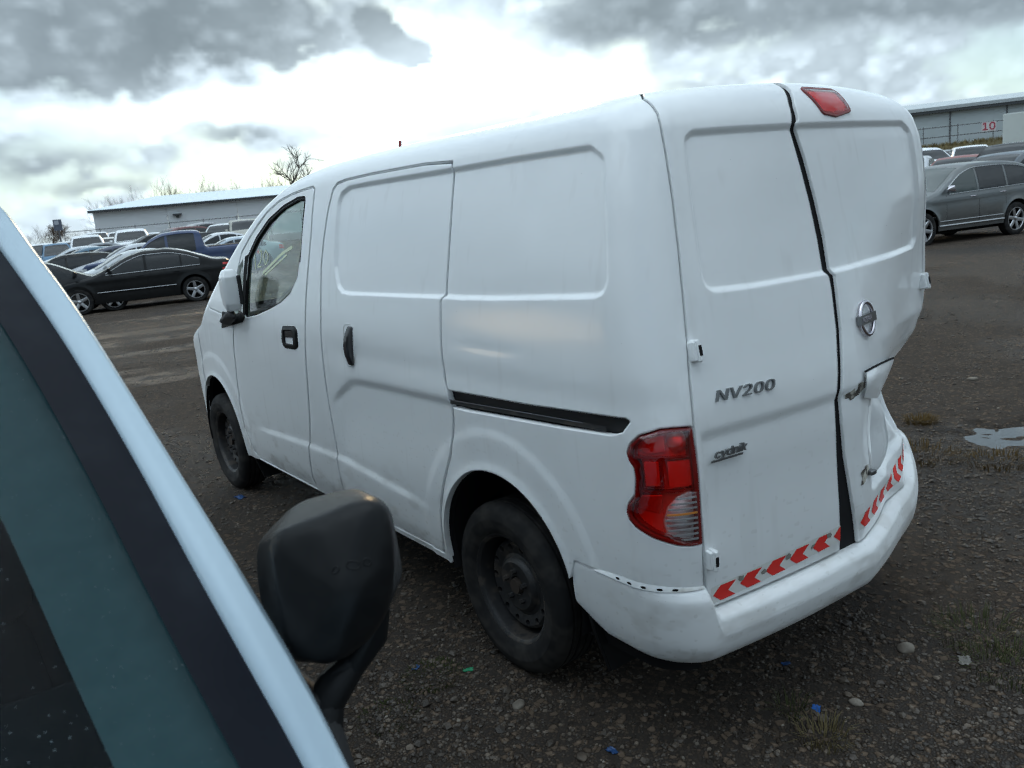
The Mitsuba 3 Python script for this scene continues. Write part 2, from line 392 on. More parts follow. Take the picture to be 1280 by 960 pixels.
# the left warehouse: long, pale, low gable roof
def sheet_wall(p, n, uv):
    return mix((.74, .77, .78), (.82, .84, .85), fbm(p.x*.3, p.y*.3, p.z*.9, 3))
def rib_bump(p, n, uv): return .5+.5*dr.sin((p.x+p.y)*9)
mat('m_sheet', two({'type': 'bumpmap', 'bump': proc(rib_bump, .01), 'scale': .03, 'bsdf': {'type': 'principled', 'base_color': proc(sheet_wall), 'roughness': .55}}))
def sheet_wall2(p, n, uv):
    return mix((.43, .485, .50), (.52, .57, .58), fbm(p.x*.35, p.y*.35, p.z*.5, 3))
mat('m_sheet2', two({'type': 'bumpmap', 'bump': proc(rib_bump, .01), 'scale': .03, 'bsdf': {'type': 'principled', 'base_color': proc(sheet_wall2), 'roughness': .55}}))
mat('m_roof', prin((.62, .70, .75), .35, .5))
mat('m_trim', prin((.06, .065, .07), .6))
mat('m_concrete', prin((.33, .33, .32), .85))
mat('m_post', prin((.11, .115, .12), .6))
def oriented(A, B):
    A, B = np.array(A, float), np.array(B, float); u = (B-A)/np.linalg.norm(B-A); n = np.array([-u[1], u[0]])
    return A, u, n, np.linalg.norm(B-A)
def wbox(A, u, n, x0, x1, y0, y1, z0, z1):
    c = A+u*(x0+x1)/2+n*(y0+y1)/2
    m = trimesh.creation.box((x1-x0, y1-y0, z1-z0)); R = np.eye(4); R[:2, 0] = u; R[:2, 1] = n
    m.apply_transform(R); m.apply_translation([*c, (z0+z1)/2])
    return tm(m.vertices, m.faces)
# near wall from its left corner (seen) to a far point hidden by the van; n points away from the camera
A, u, n, L = oriented((100.9, -17.1), (90, -47))
n = n if n@(A-CAM[:2]) > 0 else -n
zb, ze, zr, D = -.4, 5.05, 6.6, 26.0
W = thing('left_warehouse', 'long pale metal warehouse with a light roof beyond the parked cars', 'warehouse')
k, x = 0, 0.0
while x < L:
    w = min(7.6, L-x)
    obj('wall_panel', wbox(A, u, n, x+.02, x+w-.02, 0, .2, zb+1.0, ze), 'm_sheet', W); x += 7.6
obj('base_wall', wbox(A, u, n, 0, L, -.02, .3, zb, zb+1.0), 'm_concrete', W)
obj('end_wall', wbox(A, u, n, .1, .35, .2, D, zb, ze), 'm_sheet', W)
def slab(Q, th=.25):
    Q = np.array(Q); v = np.vstack([Q, Q-[0, 0, th]]); return tm(v, [(0, 1, 2), (0, 2, 3), (4, 6, 5), (4, 7, 6), (0, 4, 5), (0, 5, 1), (1, 5, 6), (1, 6, 2), (2, 6, 7), (2, 7, 3), (3, 7, 4), (3, 4, 0)])
P3 = lambda x, y, z: [*(A+u*x+n*y), z]
obj('roof', cat([slab([P3(-.4, -.5, ze+.02), P3(L, -.5, ze+.02), P3(L, D/2, zr), P3(5.5, D/2, zr)]), slab([P3(5.5, D/2, zr), P3(L, D/2, zr), P3(L, D+.5, ze), P3(-.4, D+.5, ze)]), tm([P3(-.4, -.5, ze), P3(5.5, D/2, zr), P3(-.4, D+.5, ze)], [(0, 1, 2)])]), 'm_roof', W)
obj('gutter', wbox(A, u, n, -.4, L, -.62, -.50, ze-.28, ze-.02), 'm_trim', W)
for x in (8.7, 20.2): obj('wall_lamp', cat([wbox(A, u, n, x-.45, x+.45, -.5, -.02, 3.75, 3.95), wbox(A, u, n, x-.15, x+.15, -.3, -.02, 3.5, 3.75)]), 'm_trim', W)
# the right warehouse
A2, u2, n2, L2 = oriented((48.5, -85), (26, -99))
n2 = n2 if n2@(A2-CAM[:2]) > 0 else -n2
A2 = A2-u2*24; L2 += 34
W2 = thing('right_warehouse', 'tall grey metal warehouse with dark eaves behind the grassy bank', 'warehouse')
z0, z1 = 1.5, 6.75
x = 0.0
while x < L2:
    for a, b in ((z0+1.6, z1),): obj('wall_panel', wbox(A2, u2, n2, x+.03, x+5.07, 0, .2, a, b), 'm_sheet2', W2)
    obj('wall_post', wbox(A2, u2, n2, x-.07, x+.07, -.08, .0, z0+1.6, z1), 'm_post', W2)
    x += 5.1
obj('base_wall', wbox(A2, u2, n2, 0, L2, -.03, .3, z0-1.5, z0+1.58), 'm_concrete', W2)
obj('eaves_band', wbox(A2, u2, n2, -.3, L2, -.5, -.1, z1-.16, z1+.12), 'm_trim', W2)
Q3 = lambda x, y, z: [*(A2+u2*x+n2*y), z]
mat('m_roof2', prin((.42, .46, .47), .5))
obj('roof', slab([Q3(-.3, -.55, z1+.14), Q3(L2, -.55, z1+.14), Q3(L2, 16, z1+1.9), Q3(-.3, 16, z1+1.9)], .02), 'm_roof2', W2)
obj('fascia', wbox(A2, u2, n2, -.3, L2, -.56, -.5, z1+.12, z1+.45), 'm_roof2', W2)
# grassy bank below it
def bank():
    xs = np.linspace(-5, L2+5, 90); ys = np.linspace(-13.5, -.1, 16)
    X, Yb = np.meshgrid(xs, ys, indexing='ij')
    h = sm(-13.5, -7.0, Yb)
    P = A2[None, None]+X[..., None]*u2+Yb[..., None]*n2
    z = ground_z(P[..., 0], P[..., 1], False)*(1-h)+h*(3.15+.25*(meshkit.fbm(np.stack([X*.4, Yb*.4, 0*X], -1), 3, seed=8)-.5))-.05
    return grid(np.concatenate([P, z[..., None]], -1))
def bankmat(p, n, uv): return mix((.055, .048, .026), (.13, .105, .055), fbm(p.x*.8, p.y*.8, p.z*2, 4))
mat('m_bank', prin(proc(bankmat), .95, .1))
bm = bank()
scene['grass_bank'] = mikit.ply(bm, 'm_bank', smooth=True); labels['grass_bank'] = {'label': 'dry grassy bank in front of the grey warehouse', 'kind': 'structure'}
def blades(base, h, lean, w, seed=0):
    """thin three-sided grass blades at the points base"""
    g = np.random.default_rng(seed); m = len(base)
    a = g.random(m)*2*np.pi; hh = h*(.5+.8*g.random(m)); ln = lean*g.random(m)
    d = np.stack([np.cos(a), np.sin(a), 0*a], 1); p = np.stack([-np.sin(a), np.cos(a), 0*a], 1)*w
    up = np.array([0, 0, 1.0])
    mid = base+up*hh[:, None]*.6+d*(ln*.35*hh)[:, None]; tip = base+up*hh[:, None]*(1-.3*ln[:, None])+d*(ln*hh)[:, None]
    v = np.stack([base-p, base+p, mid-p*.7, mid+p*.7, tip], 1).reshape(-1, 3)
    o = np.arange(m)[:, None]*5
    f = np.concatenate([o+[0, 1, 3], o+[0, 3, 2], o+[2, 3, 4]], 1).reshape(-1, 3)
    return tm(v, f)
g_ = np.random.default_rng(3)
bv = bm.vertices[bm.faces[g_.integers(0, len(bm.faces), 9000)]].mean(1)+g_.normal(0, .25, (9000, 3))*[1, 1, 0]-[0, 0, .05]
mat('m_drygrass', prin((.17, .135, .065), .9, .1))
scene['bank_grass'] = mikit.ply(blades(bv, .5, .9, .05, 4), 'm_drygrass'); labels['bank_grass'] = {'label': 'dry brown grass on the bank below the grey warehouse', 'category': 'grass', 'kind': 'stuff'}
# fences: posts and rails
def fence(name, label, A, u, n, L, off, base, rails, step, top, r=.05):
    k = thing(name, label, 'fence')
    x = 0.0
    gz = lambda x: base if base is not None else float(ground_z(*(A+u*x+n*off), False))
    while x <= L:
        p = A+u*x+n*off; obj('post', tube([[*p, gz(x)-.3], [*p, gz(x)+top]], r, 6), 'm_post', k); x += step
    for h in rails:
        P = [[*(A+u*x+n*off), gz(x)+h] for x in np.arange(0, L+.1, step)]
        obj('rail', tube(P, r*.9, 6), 'm_post', k)
    return k
fence('yard_fence', 'post and rail fence in front of the long pale warehouse', *oriented((81, -10.8), (70, -40)), 0, None, (2.9,), 2.9, 3.0, .035)
fence('bank_fence', 'two rail fence on the bank before the grey warehouse', A2, u2, n2, L2, -3.2, 3.0, (1.10, 2.05), 3.1, 2.2, .045)
# number board
sp = A2+u2*(33.7)+n2*(-3.35)
SG = thing('number_board', 'small white board with a red 10 hung on the bank fence', 'sign')
ang = np.arctan2(u2[1], u2[0])
obj('board', wbox(sp, u2, n2, -.62, .62, -.02, .02, 4.15, 5.05), mat('m_board', prin((.62, .60, .60), .6)), SG)
tx = meshkit.text_mesh('10', .70, .02, bold=True); v = np.array(tx.vertices); c0 = (v[:, 0].max()+v[:, 0].min())/2
sgn = 1 if np.cross(np.r_[-n2, 0], [0, 0, 1.0])@np.r_[u2, 0] < 0 else -1
v2 = np.outer((v[:, 0]-c0)*sgn, np.r_[u2, 0])+np.outer(v[:, 1]+4.29, [0, 0, 1])-np.outer(v[:, 2]+.021, np.r_[n2, 0])+np.r_[sp, 0]
obj('numerals', tm(v2, tx.faces), mat('m_sign_red', prin((.42, .06, .09), .6)), SG)

# bare winter trees
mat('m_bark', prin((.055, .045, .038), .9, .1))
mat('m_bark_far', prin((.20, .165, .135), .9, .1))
def bare_tree(seed, h, levels=5, spread=.62, r0=None, lean=0.0, nb=(2, 4)):
    g = np.random.default_rng(seed); segs = []
    r0 = r0 or h*.022
    def grow(p, d, L, r, lev):
        P = [p]; dd = d.copy()
        for k in range(4):
            dd = dd+g.normal(0, .11, 3)+[0, 0, .03]; dd /= np.linalg.norm(dd); P.append(P[-1]+dd*L/4)
        segs.append((lev, tube(P, np.linspace(r, r*.62, 5), 6 if lev < 2 else 4, False)))
        if lev < levels:
            for c in range(g.integers(*nb)+(lev > 1)):
                t = g.uniform(.35, 1) if c else 1.0
                q = P[0]+(P[-1]-P[0])*t if t < 1 else P[-1]
                q = np.array([np.interp(t*4, range(5), np.array(P)[:, a]) for a in range(3)])
                ax = g.normal(0, 1, 3); ax -= dd*(ax@dd); ax /= np.linalg.norm(ax)
                nd = dd+ax*spread*g.uniform(.6, 1.4); nd /= np.linalg.norm(nd)
                grow(q, nd, L*g.uniform(.62, .82), max(r*.60, h*.0009), lev+1)
    grow(np.zeros(3), np.array([lean, 0, 1.0]), h*.30, r0, 0)
    return cat([m for l, m in segs if l == 0]), cat([m for l, m in segs if l > 0])
def put_tree(name, seed, x, y, h, label, group=None, m='m_bark_far', **kw):
    tr, cr = bare_tree(seed, h, **kw); k = thing(name, label, 'tree', group); z = float(ground_z(x, y, False))-.2
    scene[k+'__trunk'] = mikit.ply(place(tr, x, y, z), m, smooth=True); scene[k+'__crown'] = mikit.ply(place(cr, x, y, z), m, smooth=True)
def polar(az, d): return CAM[0]+d*np.cos(np.radians(az)), CAM[1]+d*np.sin(np.radians(az))
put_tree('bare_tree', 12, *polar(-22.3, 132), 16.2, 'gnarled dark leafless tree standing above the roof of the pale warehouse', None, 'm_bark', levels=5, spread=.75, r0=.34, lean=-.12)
# woods behind the pale warehouse: slender trees, too dense in the photo to count
def wood(name, label, spots, seed):
    protos = [bare_tree(seed+i, 1.0, 4, .42, .0065, 0, (2, 4)) for i in range(5)]
    g = np.random.default_rng(seed); ms = []
    for i, (az, d, h) in enumerate(spots):
        x, y = polar(az, d); a, b = protos[i % 5]
        for m in (a, b): ms.append(place(m, x, y, float(ground_z(x, y, False))-.3, g.random()*6, h))
    scene[name] = mikit.ply(cat(ms), 'm_bark_far', smooth=True); labels[name] = {'label': label, 'category': 'trees', 'kind': 'stuff'}
g_ = np.random.default_rng(5)
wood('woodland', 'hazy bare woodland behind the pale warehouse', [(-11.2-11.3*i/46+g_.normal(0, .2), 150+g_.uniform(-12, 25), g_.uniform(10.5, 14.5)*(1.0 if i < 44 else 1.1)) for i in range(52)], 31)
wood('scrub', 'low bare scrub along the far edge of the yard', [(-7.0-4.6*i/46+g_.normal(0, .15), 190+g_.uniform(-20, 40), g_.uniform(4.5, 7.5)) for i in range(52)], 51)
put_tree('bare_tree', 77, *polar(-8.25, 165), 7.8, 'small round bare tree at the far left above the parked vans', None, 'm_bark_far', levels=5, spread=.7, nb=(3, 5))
# post sign at the far edge
SX, SY = polar(-8.7, 120)
PS = thing('pole_sign', 'dark upright sign on a pole above the far left cars', 'sign')
obj('pole', tube([[SX, SY, -.5], [SX, SY, 4.4]], .10, 8), 'm_post', PS)
obj('sign_box', boxm((SX, SY, 4.15), (.2, .95, 1.35)), mat('m_signbox', prin((.11, .13, .17), .6)), PS)
obj('sign_face', boxm((SX-.12, SY+.12, 4.45), (.04, .5, .5)), mat('m_signface', prin((.42, .45, .5), .6)), PS)
# far flat land so the ground meets the horizon
hz = tm([[-900, -1400, -.45], [1400, -1400, -.45], [1400, 900, -.45], [-900, 900, -.45]], [(0, 1, 2), (0, 2, 3)])
scene['far_ground'] = mikit.ply(hz, mat('m_far', prin((.07, .065, .055), .9))); labels['far_ground'] = {'label': 'flat land beyond the yard', 'kind': 'structure'}

# ------------------------------------------------------------------ parked cars
mat('m_tint', prin((.010, .013, .016), .05, .40, clearcoat=.5, clearcoat_gloss=1.0))
mat('m_tint_green', prin((.030, .045, .043), .05, .55, clearcoat=1.0, clearcoat_gloss=1.0))
mat('m_alloy', prin((.55, .56, .58), .25, .5, metallic=.9))
mat('m_alloy_dark', prin((.16, .16, .17), .3, .5, metallic=.8))
mat('m_headlamp', prin((.45, .47, .5), .08, .6, clearcoat=1.0))
mat('m_underside', prin((.012, .012, .012), .9, .1))
mat('m_silver_trim', prin((.60, .62, .64), .18, .5, metallic=.9))
_paints = {}
def paint(c, dirty=.25, metallic=0.0):
    k = (tuple(c), dirty, metallic)
    if k not in _paints:
        def f(p, n, uv, c=tuple(c), dirty=dirty):
            d = smoothstep(.30, .70, fbm(p.x*2.1, p.y*2.1, p.z*2.1, 3)+smoothstep(1.0, .2, p.z)*.35-.15)*dirty
            return mix(c, (.16, .145, .125), d)
        _paints[k] = mat(f'm_paint_{len(_paints)}', two({'type': 'principled', 'base_color': proc(f), 'roughness': .16, 'specular': .5 if max(c) > .05 else .12, 'metallic': metallic, 'clearcoat': .8 if max(c) > .05 else .35, 'clearcoat_gloss': .95}))
    return _paints[k]
KINDS = {  # length, width, front axle, rear axle, wheel radius, belt height at nose end / tail end, top line, window bays
 'sedan': dict(L=4.80, W=1.84, fa=.94, ra=3.74, R=.335, belt=(.90, .97), zt=[(0, .60), (.05, .66), (.30, .74), (.9, .86), (1.42, .97), (1.75, 1.11), (2.2, 1.33), (2.65, 1.445), (3.1, 1.445), (3.55, 1.36), (4.0, 1.19), (4.35, 1.065), (4.65, 1.045), (4.78, .97), (4.8, .93)], bays=[(1.62, 2.58), (2.64, 3.46), (3.50, 3.95)], ws=(1.50, 2.30), rw=(3.42, 4.18)),
 'hatch': dict(L=4.20, W=1.77, fa=.85, ra=3.45, R=.31, belt=(.92, 1.00), zt=[(0, .62), (.05, .70), (.3, .80), (.95, .95), (1.3, 1.05), (1.65, 1.22), (2.1, 1.42), (2.6, 1.50), (3.2, 1.48), (3.65, 1.40), (3.95, 1.22), (4.12, 1.0), (4.2, .9)], bays=[(1.45, 2.40), (2.46, 3.22), (3.27, 3.72)], ws=(1.32, 2.10), rw=(3.62, 4.08)),
 'suv': dict(L=4.74, W=1.92, fa=.92, ra=3.745, R=.375, belt=(1.03, 1.14), zt=[(0, .74), (.05, .84), (.25, .95), (.9, 1.05), (1.30, 1.13), (1.65, 1.32), (2.1, 1.58), (2.55, 1.69), (3.2, 1.70), (3.8, 1.66), (4.2, 1.56), (4.45, 1.38), (4.62, 1.14), (4.74, .98)], bays=[(1.62, 2.52), (2.58, 3.42), (3.48, 4.16)], ws=(1.36, 2.20), rw=(4.15, 4.60)),
 'van': dict(L=5.35, W=2.0, fa=.95, ra=4.2, R=.35, belt=(1.20, 1.22), zt=[(0, .85), (.05, .95), (.2, 1.08), (.75, 1.22), (.95, 1.35), (1.25, 1.66), (1.6, 1.93), (2.0, 2.02), (4.6, 2.03), (5.1, 1.98), (5.25, 1.85), (5.35, 1.5)], bays=[(1.2, 2.02), (2.1, 3.4), (3.5, 4.9)], ws=(.86, 1.58), rw=(5.10, 5.32)),
 'pickup': dict(L=5.80, W=1.98, fa=1.02, ra=4.62, R=.39, belt=(1.18, 1.24), zt=[(0, .86), (.05, .98), (.25, 1.10), (1.2, 1.17), (1.58, 1.22), (1.9, 1.42), (2.3, 1.72), (2.7, 1.87), (3.2, 1.90), (3.70, 1.87), (3.86, 1.80), (3.95, 1.36), (4.0, 1.29), (5.6, 1.29), (5.75, 1.27), (5.8, 1.2)], bays=[(1.85, 2.72), (2.80, 3.66)], ws=(1.62, 2.36), rw=None),
}
def car_skin(k):
    c = KINDS[k]; L, W = c['L'], c['W']; h = W/2
    out = np.vstack([catmull([(0, 0), (-.01, h*.35), (-.07, h*.62), (-.22, h*.84), (-.55, h*.965), (-1.1, h)], 10), np.stack([np.linspace(-1.2, -L+.75, 30), np.full(30, h)], 1), catmull([(-L+.6, h), (-L+.22, h*.93), (-L+.06, h*.72), (-L+.01, h*.4), (-L, 0)], 10)])
    b = c['belt'][1]; H = max(z for _, z in c['zt'])
    HZ = [(.15, h*.93), (.30, h*.975), (.55, h), (.8, h*.995), (b, h*.955), ((b+H)/2, h*(.955-.30*(H-b)/2*.9)), (H, h*(.955-.30*(H-b)*1.05)), (H+.2, h*(.955-.30*(H-b)*1.25))]
    RZ = [(0, .06), (.3, .02), (.6, 0), (.9, .02), (H, .05)]
    ZT = [(-x, z) for x, z in c['zt']][::-1]
    ZT = [(ZT[0][0]-.5, ZT[0][1])]+ZT+[(.5, ZT[-1][1])]
    return Skin(out, HZ, RZ, ZT, h, .075, .13, .075, .03, (-L+.6, -L), .05, (-.6, 0, .05, .04), s0=2.0, rearcrown=0)
_parts = {}
def spoke_wheel(R, ns=5, fancy=True):
    rim = R*.70
    ty = lathe([(rim*.97, -.09), (rim*1.03, -.105), (R*.90, -.108), (R*.985, -.085), (R, -.06), (R, .06), (R*.985, .085), (R*.90, .108), (rim*1.03, .105), (rim*.97, .09)], 40)
    ri = [lathe([(rim*.985, .088), (rim*.985, .098), (rim*.93, .098), (rim*.90, .085), (rim*.885, .05)], 40)]
    back = cat([lathe([(rim*.9, -.02), (.02, -.02)], 24), lathe([(rim*.885, .05), (rim*.885, -.02)], 32), lathe([(rim*.985, .08), (rim*.985, -.088), (.02, -.088)], 32)])
    for k in range(ns):
        a = k*2*np.pi/ns+.2
        u_, p_ = np.array([np.cos(a), 0, np.sin(a)]), np.array([-np.sin(a), 0, np.cos(a)])
        ri.append(hull(np.array([u_*.05+p_*.030+[0, .07, 0], u_*.05-p_*.030+[0, .07, 0], u_*rim*.90+p_*.026+[0, .078, 0], u_*rim*.90-p_*.026+[0, .078, 0]]), .012, 6))
    ri.append(hull(np.array([[0, .07, 0], [.02, .07, .02], [-.02, .07, .02], [0, .07, -.03]]), .035, 8))
    return ty, cat(ri), back
def strip_line(sk, ss, tt, d, r, m=6): return tube(sk.off(np.asarray(ss, float), np.asarray(tt, float), d+0*np.asarray(ss, float)), r, m, False)
def make_parts(kind, fine):
    """local-frame meshes of one car; x = 0 at the nose, -L at the tail"""
    if (kind, fine) in _parts: return _parts[(kind, fine)]
    c = KINDS[kind]; sk = car_skin(kind); L, W, R = c['L'], c['W'], c['R']
    SR_ = sk.REAR; o = []
    h = .045 if fine else .11
    mirs = lambda pg: shapely.affinity.affine_transform(pg, [-1, 0, 0, 1, 2*SR_, 0])
    sx = lambda x: x            # s equals distance behind the nose along the side (s0 = 2 at x = -2)
    arches = [Point(a, R+.02).buffer(R*1.14, quad_segs=10).union(sbox(a-R*1.14, 0, a+R*1.14, R)) for a in (c['fa'], c['ra'])]
    sill = .24 if kind in ('sedan', 'hatch') else .32
    top = [(s, float(sk.tmax(s))-.001) for s in np.linspace(SR_, sk.NOSE, 70)]
    half = Polygon([(sk.NOSE, sill), (SR_, sill)]+top).buffer(0)
    side = half.difference(shapely.union_all(arches))
    fo = lambda d: (lambda s, t: sk.off(s, t, d+0*s))
    def arch_fn(s, t):
        ss = np.where(s > SR_, 2*SR_-s, s); d = 0*s
        for a in (c['fa'], c['ra']):
            r_ = np.hypot(ss-a, np.maximum(t-R-.02, 0)); d = d+.016*np.exp(-((r_-R*1.14)/.05)**2)
        b = np.interp(ss, [0, L], c['belt'])
        d = d+.010*np.exp(-((t-b+.10)/.05)**2)-.012*np.exp(-((t-.48)/.07)**2)*sm(c['fa']+.4, c['fa']+.8, ss)*sm(c['ra']-.4, c['ra']-.8, ss)
        return sk.off(s, t, d)
    S, Q = np.meshgrid(np.concatenate([np.linspace(sk.NOSE+.01, sk.NOSE+1.0, 16), np.linspace(sk.NOSE+1.0, SR_-.9, 60 if fine else 34)[1:], np.linspace(SR_-.9, SR_-.005, 14)[1:]]), np.linspace(-1, 1, 13), indexing='ij')
    sides = [panel(side, h, arch_fn, .03, .01, h*.7), panel(mirs(side), h*1.6, arch_fn, .03, .01, h)]
    o.append(('body', cat(sides+[grid(sk.deck(S, Q), flip=True)]), 'P', 35))
    o.append(('underside', cat([boxm((-L/2, 0, .34), (L-.5, W*.72, .22)), boxm((-c['fa'], 0, .5), (.9, W*.7, .4)), boxm((-c['ra'], 0, .5), (.9, W*.7, .4))]), 'm_underside', False))
    bt = lambda s: np.interp(s, [0, L], c['belt'])+.015
    for i, (a, b) in enumerate(c['bays']):
        for fl in (0, 1):
            xs = np.linspace(a, b, 14)
            tops_ = np.maximum(sk.ZT(-xs)-.095, bt(xs)+.004)
            pg = Polygon([(x, bt(x)) for x in xs]+[(x, t) for x, t in zip(xs[::-1], tops_[::-1])]).buffer(0).buffer(-.012).buffer(.012)
            if pg.area < .01: continue
            if fl: pg = mirs(pg)
            o.append(('window', panel(pg, .09, fo(.004), .004, 0), 'G' if i == 0 else 'm_tint', True))
    def deck_pane(a, b, qw, d=.006):
        S, Q = np.meshgrid(np.linspace(a, b, 10), np.linspace(-qw, qw, 12), indexing='ij'); return grid(sk.deck(S, Q, d), flip=True)
    o.append(('windscreen', deck_pane(c['ws'][0], c['ws'][1], .93), 'G', True))
    if c['rw']: o.append(('rear_window', deck_pane(c['rw'][0], c['rw'][1], .90), 'm_tint', True))
    if kind == 'pickup':
        o.append(('bed_cover', deck_pane(4.05, 5.7, .92, .012), 'm_black', False))
    if kind == 'pickup': lamp_f, lamp_r = [(.02, .72), (.34, .76), (.36, .98), (.04, .95)], [(SR_-.95, .90), (SR_-.80, .90), (SR_-.80, 1.22), (SR_-.95, 1.22)]
    elif kind == 'van': lamp_f, lamp_r = [(.05, .80), (.40, .86), (.42, 1.0), (.08, .93)], [(SR_-1.0, .9), (SR_-.86, .9), (SR_-.86, 1.4), (SR_-1.0, 1.4)]
    elif kind == 'suv': lamp_f, lamp_r = [(.02, .70), (.36, .78), (.40, .90), (.05, .84)], [(SR_-1.08, .95), (SR_-.62, .92), (SR_-.62, 1.10), (SR_-1.02, 1.12)]
    else: lamp_f, lamp_r = [(.0, .56), (.42, .66), (.46, .74), (.05, .66)], [(SR_-1.02, .78), (SR_-.55, .74), (SR_-.55, .92), (SR_-.98, .96)]
    n0 = sk.NOSE
    lf = Polygon([(n0+.55+s, t) for s, t in lamp_f]).buffer(0)
    lr = Polygon(lamp_r).buffer(0)
    for pg, nm, m in ((lf, 'headlight', 'm_headlamp'), (lr, 'tail_light', 'm_red')):
        o.append((nm, panel(pg, .06, fo(.006), .006, 0), m, True))
        mp = shapely.affinity.affine_transform(pg, [-1, 0, 0, 1, 2*n0, 0]) if nm == 'headlight' else mirs(pg)
        o.append((nm, panel(mp, .06, fo(.006), .006, 0), m, True))
    gz = {'sedan': (.36, .58), 'hatch': (.36, .58), 'suv': (.45, .76), 'van': (.5, .85), 'pickup': (.55, .92)}[kind]
    o.append(('grille', panel(sbox(n0-.50, gz[0], n0+.50, gz[1]), .08, fo(.006), 0, 0), 'm_black', False))
    for sg in (1, -1):
        x = c['ws'][0]+.28; z = float(bt(x))+.06; y = float(sk.H(z))
        mm = hull(np.array([(-x, y+.05, z), (-x, y+.18, z+.01), (-x+.02, y+.06, z+.10), (-x+.02, y+.17, z+.10), (-x+.09, y+.08, z+.04)]), .022, 8)
        ar = tube([(-x, y-.03, z-.02), (-x+.02, y+.08, z+.01)], .02, 6)
        o.append(('door_mirror', cat([mm, ar]) if sg > 0 else flipy(cat([mm, ar])), 'MIR', 40))
    if fine:
        b1 = c['bays']
        for fl in (0, 1):
            F = (lambda s: s) if not fl else (lambda s: 2*SR_-np.asarray(s))
            # door seams
            for x in (b1[0][0]-.05, (b1[0][1]+b1[1][0])/2, min((b1[1][1]+b1[2][0])/2 if len(b1) > 2 else b1[1][1]+.05, c['ra']-.36)):
                t = np.linspace(sill+.07, float(bt(x))+.0, 12)
                o.append(('door_seam', strip_line(sk, F(np.full(12, x)), t, .000, .0045, 4), 'm_seal', False))
            for x in ((b1[0][1]-.14), (b1[1][1]-.12)):
                z = float(bt(x))-.11; s_ = F(np.array([x-.10, x-.05, x+.05, x+.10]))
                o.append(('door_handle', strip_line(sk, s_, np.full(4, z), np.array([.004, .028, .028, .004]), .012, 8), 'HND', 40))
            xs = np.linspace(b1[0][0]+.02, b1[-1][1]-.02, 40)
            o.append(('window_trim', cat([strip_line(sk, F(xs), bt(xs)-.004, .006, .008), strip_line(sk, F(xs), np.maximum(sk.ZT(-xs)-.088, bt(xs)), .006, .008)]), 'TRIM', True))
            xs = np.linspace(c['fa']+.45, c['ra']-.45, 20)
            o.append(('side_moulding', strip_line(sk, F(xs), np.full(20, .52), .004, .010), 'TRIM', True))
        if kind == 'suv':
            for fl in (0, 1):
                F = (lambda s: s) if not fl else (lambda s: 2*SR_-np.asarray(s))
                o.append(('sill_trim', strip_line(sk, F(np.linspace(c['fa']+.42, c['ra']-.42, 20)), np.full(20, .42), .006, .022), 'm_silver_trim', True))
    ty, ri, bk_ = spoke_wheel(R, 5 if kind != 'suv' else 6)
    wh = []
    for ax in (c['fa'], c['ra']):
        for sg in (1, -1):
            f_ = (lambda m: m) if sg > 0 else flipy
            pl = lambda m: place(f_(m), -ax, sg*(W/2-.115), R)
            wh.append((pl(ty), pl(ri), pl(bk_)))
    _parts[(kind, fine)] = (o, wh)
    return o, wh
def park(name, kind, x, y, yaw, color, label, group=None, cat_='car', fine=False, scale=1.0, metallic=0.0, dirty=.25, glass='m_tint', mirror=None, rim='m_alloy', trim='m_silver_trim', handle=None, z=None, extra=None, roll=0):
    """the nose points along yaw (degrees); x, y is the middle of the car"""
    k = thing(name, label, cat_, group); o, wh = make_parts(kind, fine); L = KINDS[kind]['L']
    P = paint(color, dirty, metallic); a = np.radians(yaw)
    z = float(ground_z(x, y, False)) if z is None else z
    ox, oy = x+np.cos(a)*L/2*scale, y+np.sin(a)*L/2*scale
    cnt = {}
    def put(nm, mesh, m, s):
        i = cnt.get(nm, 0); cnt[nm] = i+1
        key = f'{k}__{nm}' if i == 0 else f'{k}__{nm}_{i:03d}'
        scene[key] = mikit.ply(place(mesh, ox, oy, z, a, scale), m, smooth=s); return key
    for nm, mesh, m, s in o:
        m = {'P': P, 'G': glass, 'MIR': mirror or P, 'HND': handle or P, 'TRIM': trim}.get(m, m)
        put(nm, mesh, m, s)
    for i, (t, r, b) in enumerate(wh):
        w = f'{k}__wheel' if i == 0 else f'{k}__wheel_{i:03d}'
        for nm, mesh, m, s in (('tyre', t, 'm_rubber', 40), ('rim', r, rim, 40), ('brake_disc', b, 'm_dark_hole', False)):
            scene[f'{w}__{nm}'] = mikit.ply(place(mesh, ox, oy, z, a, scale), m, smooth=s)
    return k, (lambda mesh: place(mesh, ox, oy, z, a, scale))
WHITE, SILVER, GREY, BLACK, NAVY, BLUE = (.70, .72, .73), (.38, .40, .42), (.11, .12, .13), (.010, .011, .012), (.010, .022, .060), (.010, .032, .105)
def yaw_of(rear, front): return math.degrees(math.atan2(front[1]-rear[1], front[0]-rear[0]))
# nearest cars, left and right of the van
park('black_sedan', 'sedan', 21.85, -3.10, 73.5, BLACK, 'black sedan with five spoke silver wheels, nearest car on the left', fine=True, dirty=.03, glass='m_tint', rim='m_alloy')
park('grey_crossover', 'suv', 7.72, -17.32, 76, (.135, .148, .152), 'grey crossover with a chrome mirror parked right of the white van', fine=True, metallic=.35, dirty=.35, glass='m_tint_green', mirror='m_chrome', handle='m_chrome', rim='m_alloy', z=-.17)
def lot(name, kind, px_az, d, yaw, color, label, **kw):
    x, y = polar(px_az, d); return park(name, kind, x, y, yaw, color, label, **kw)
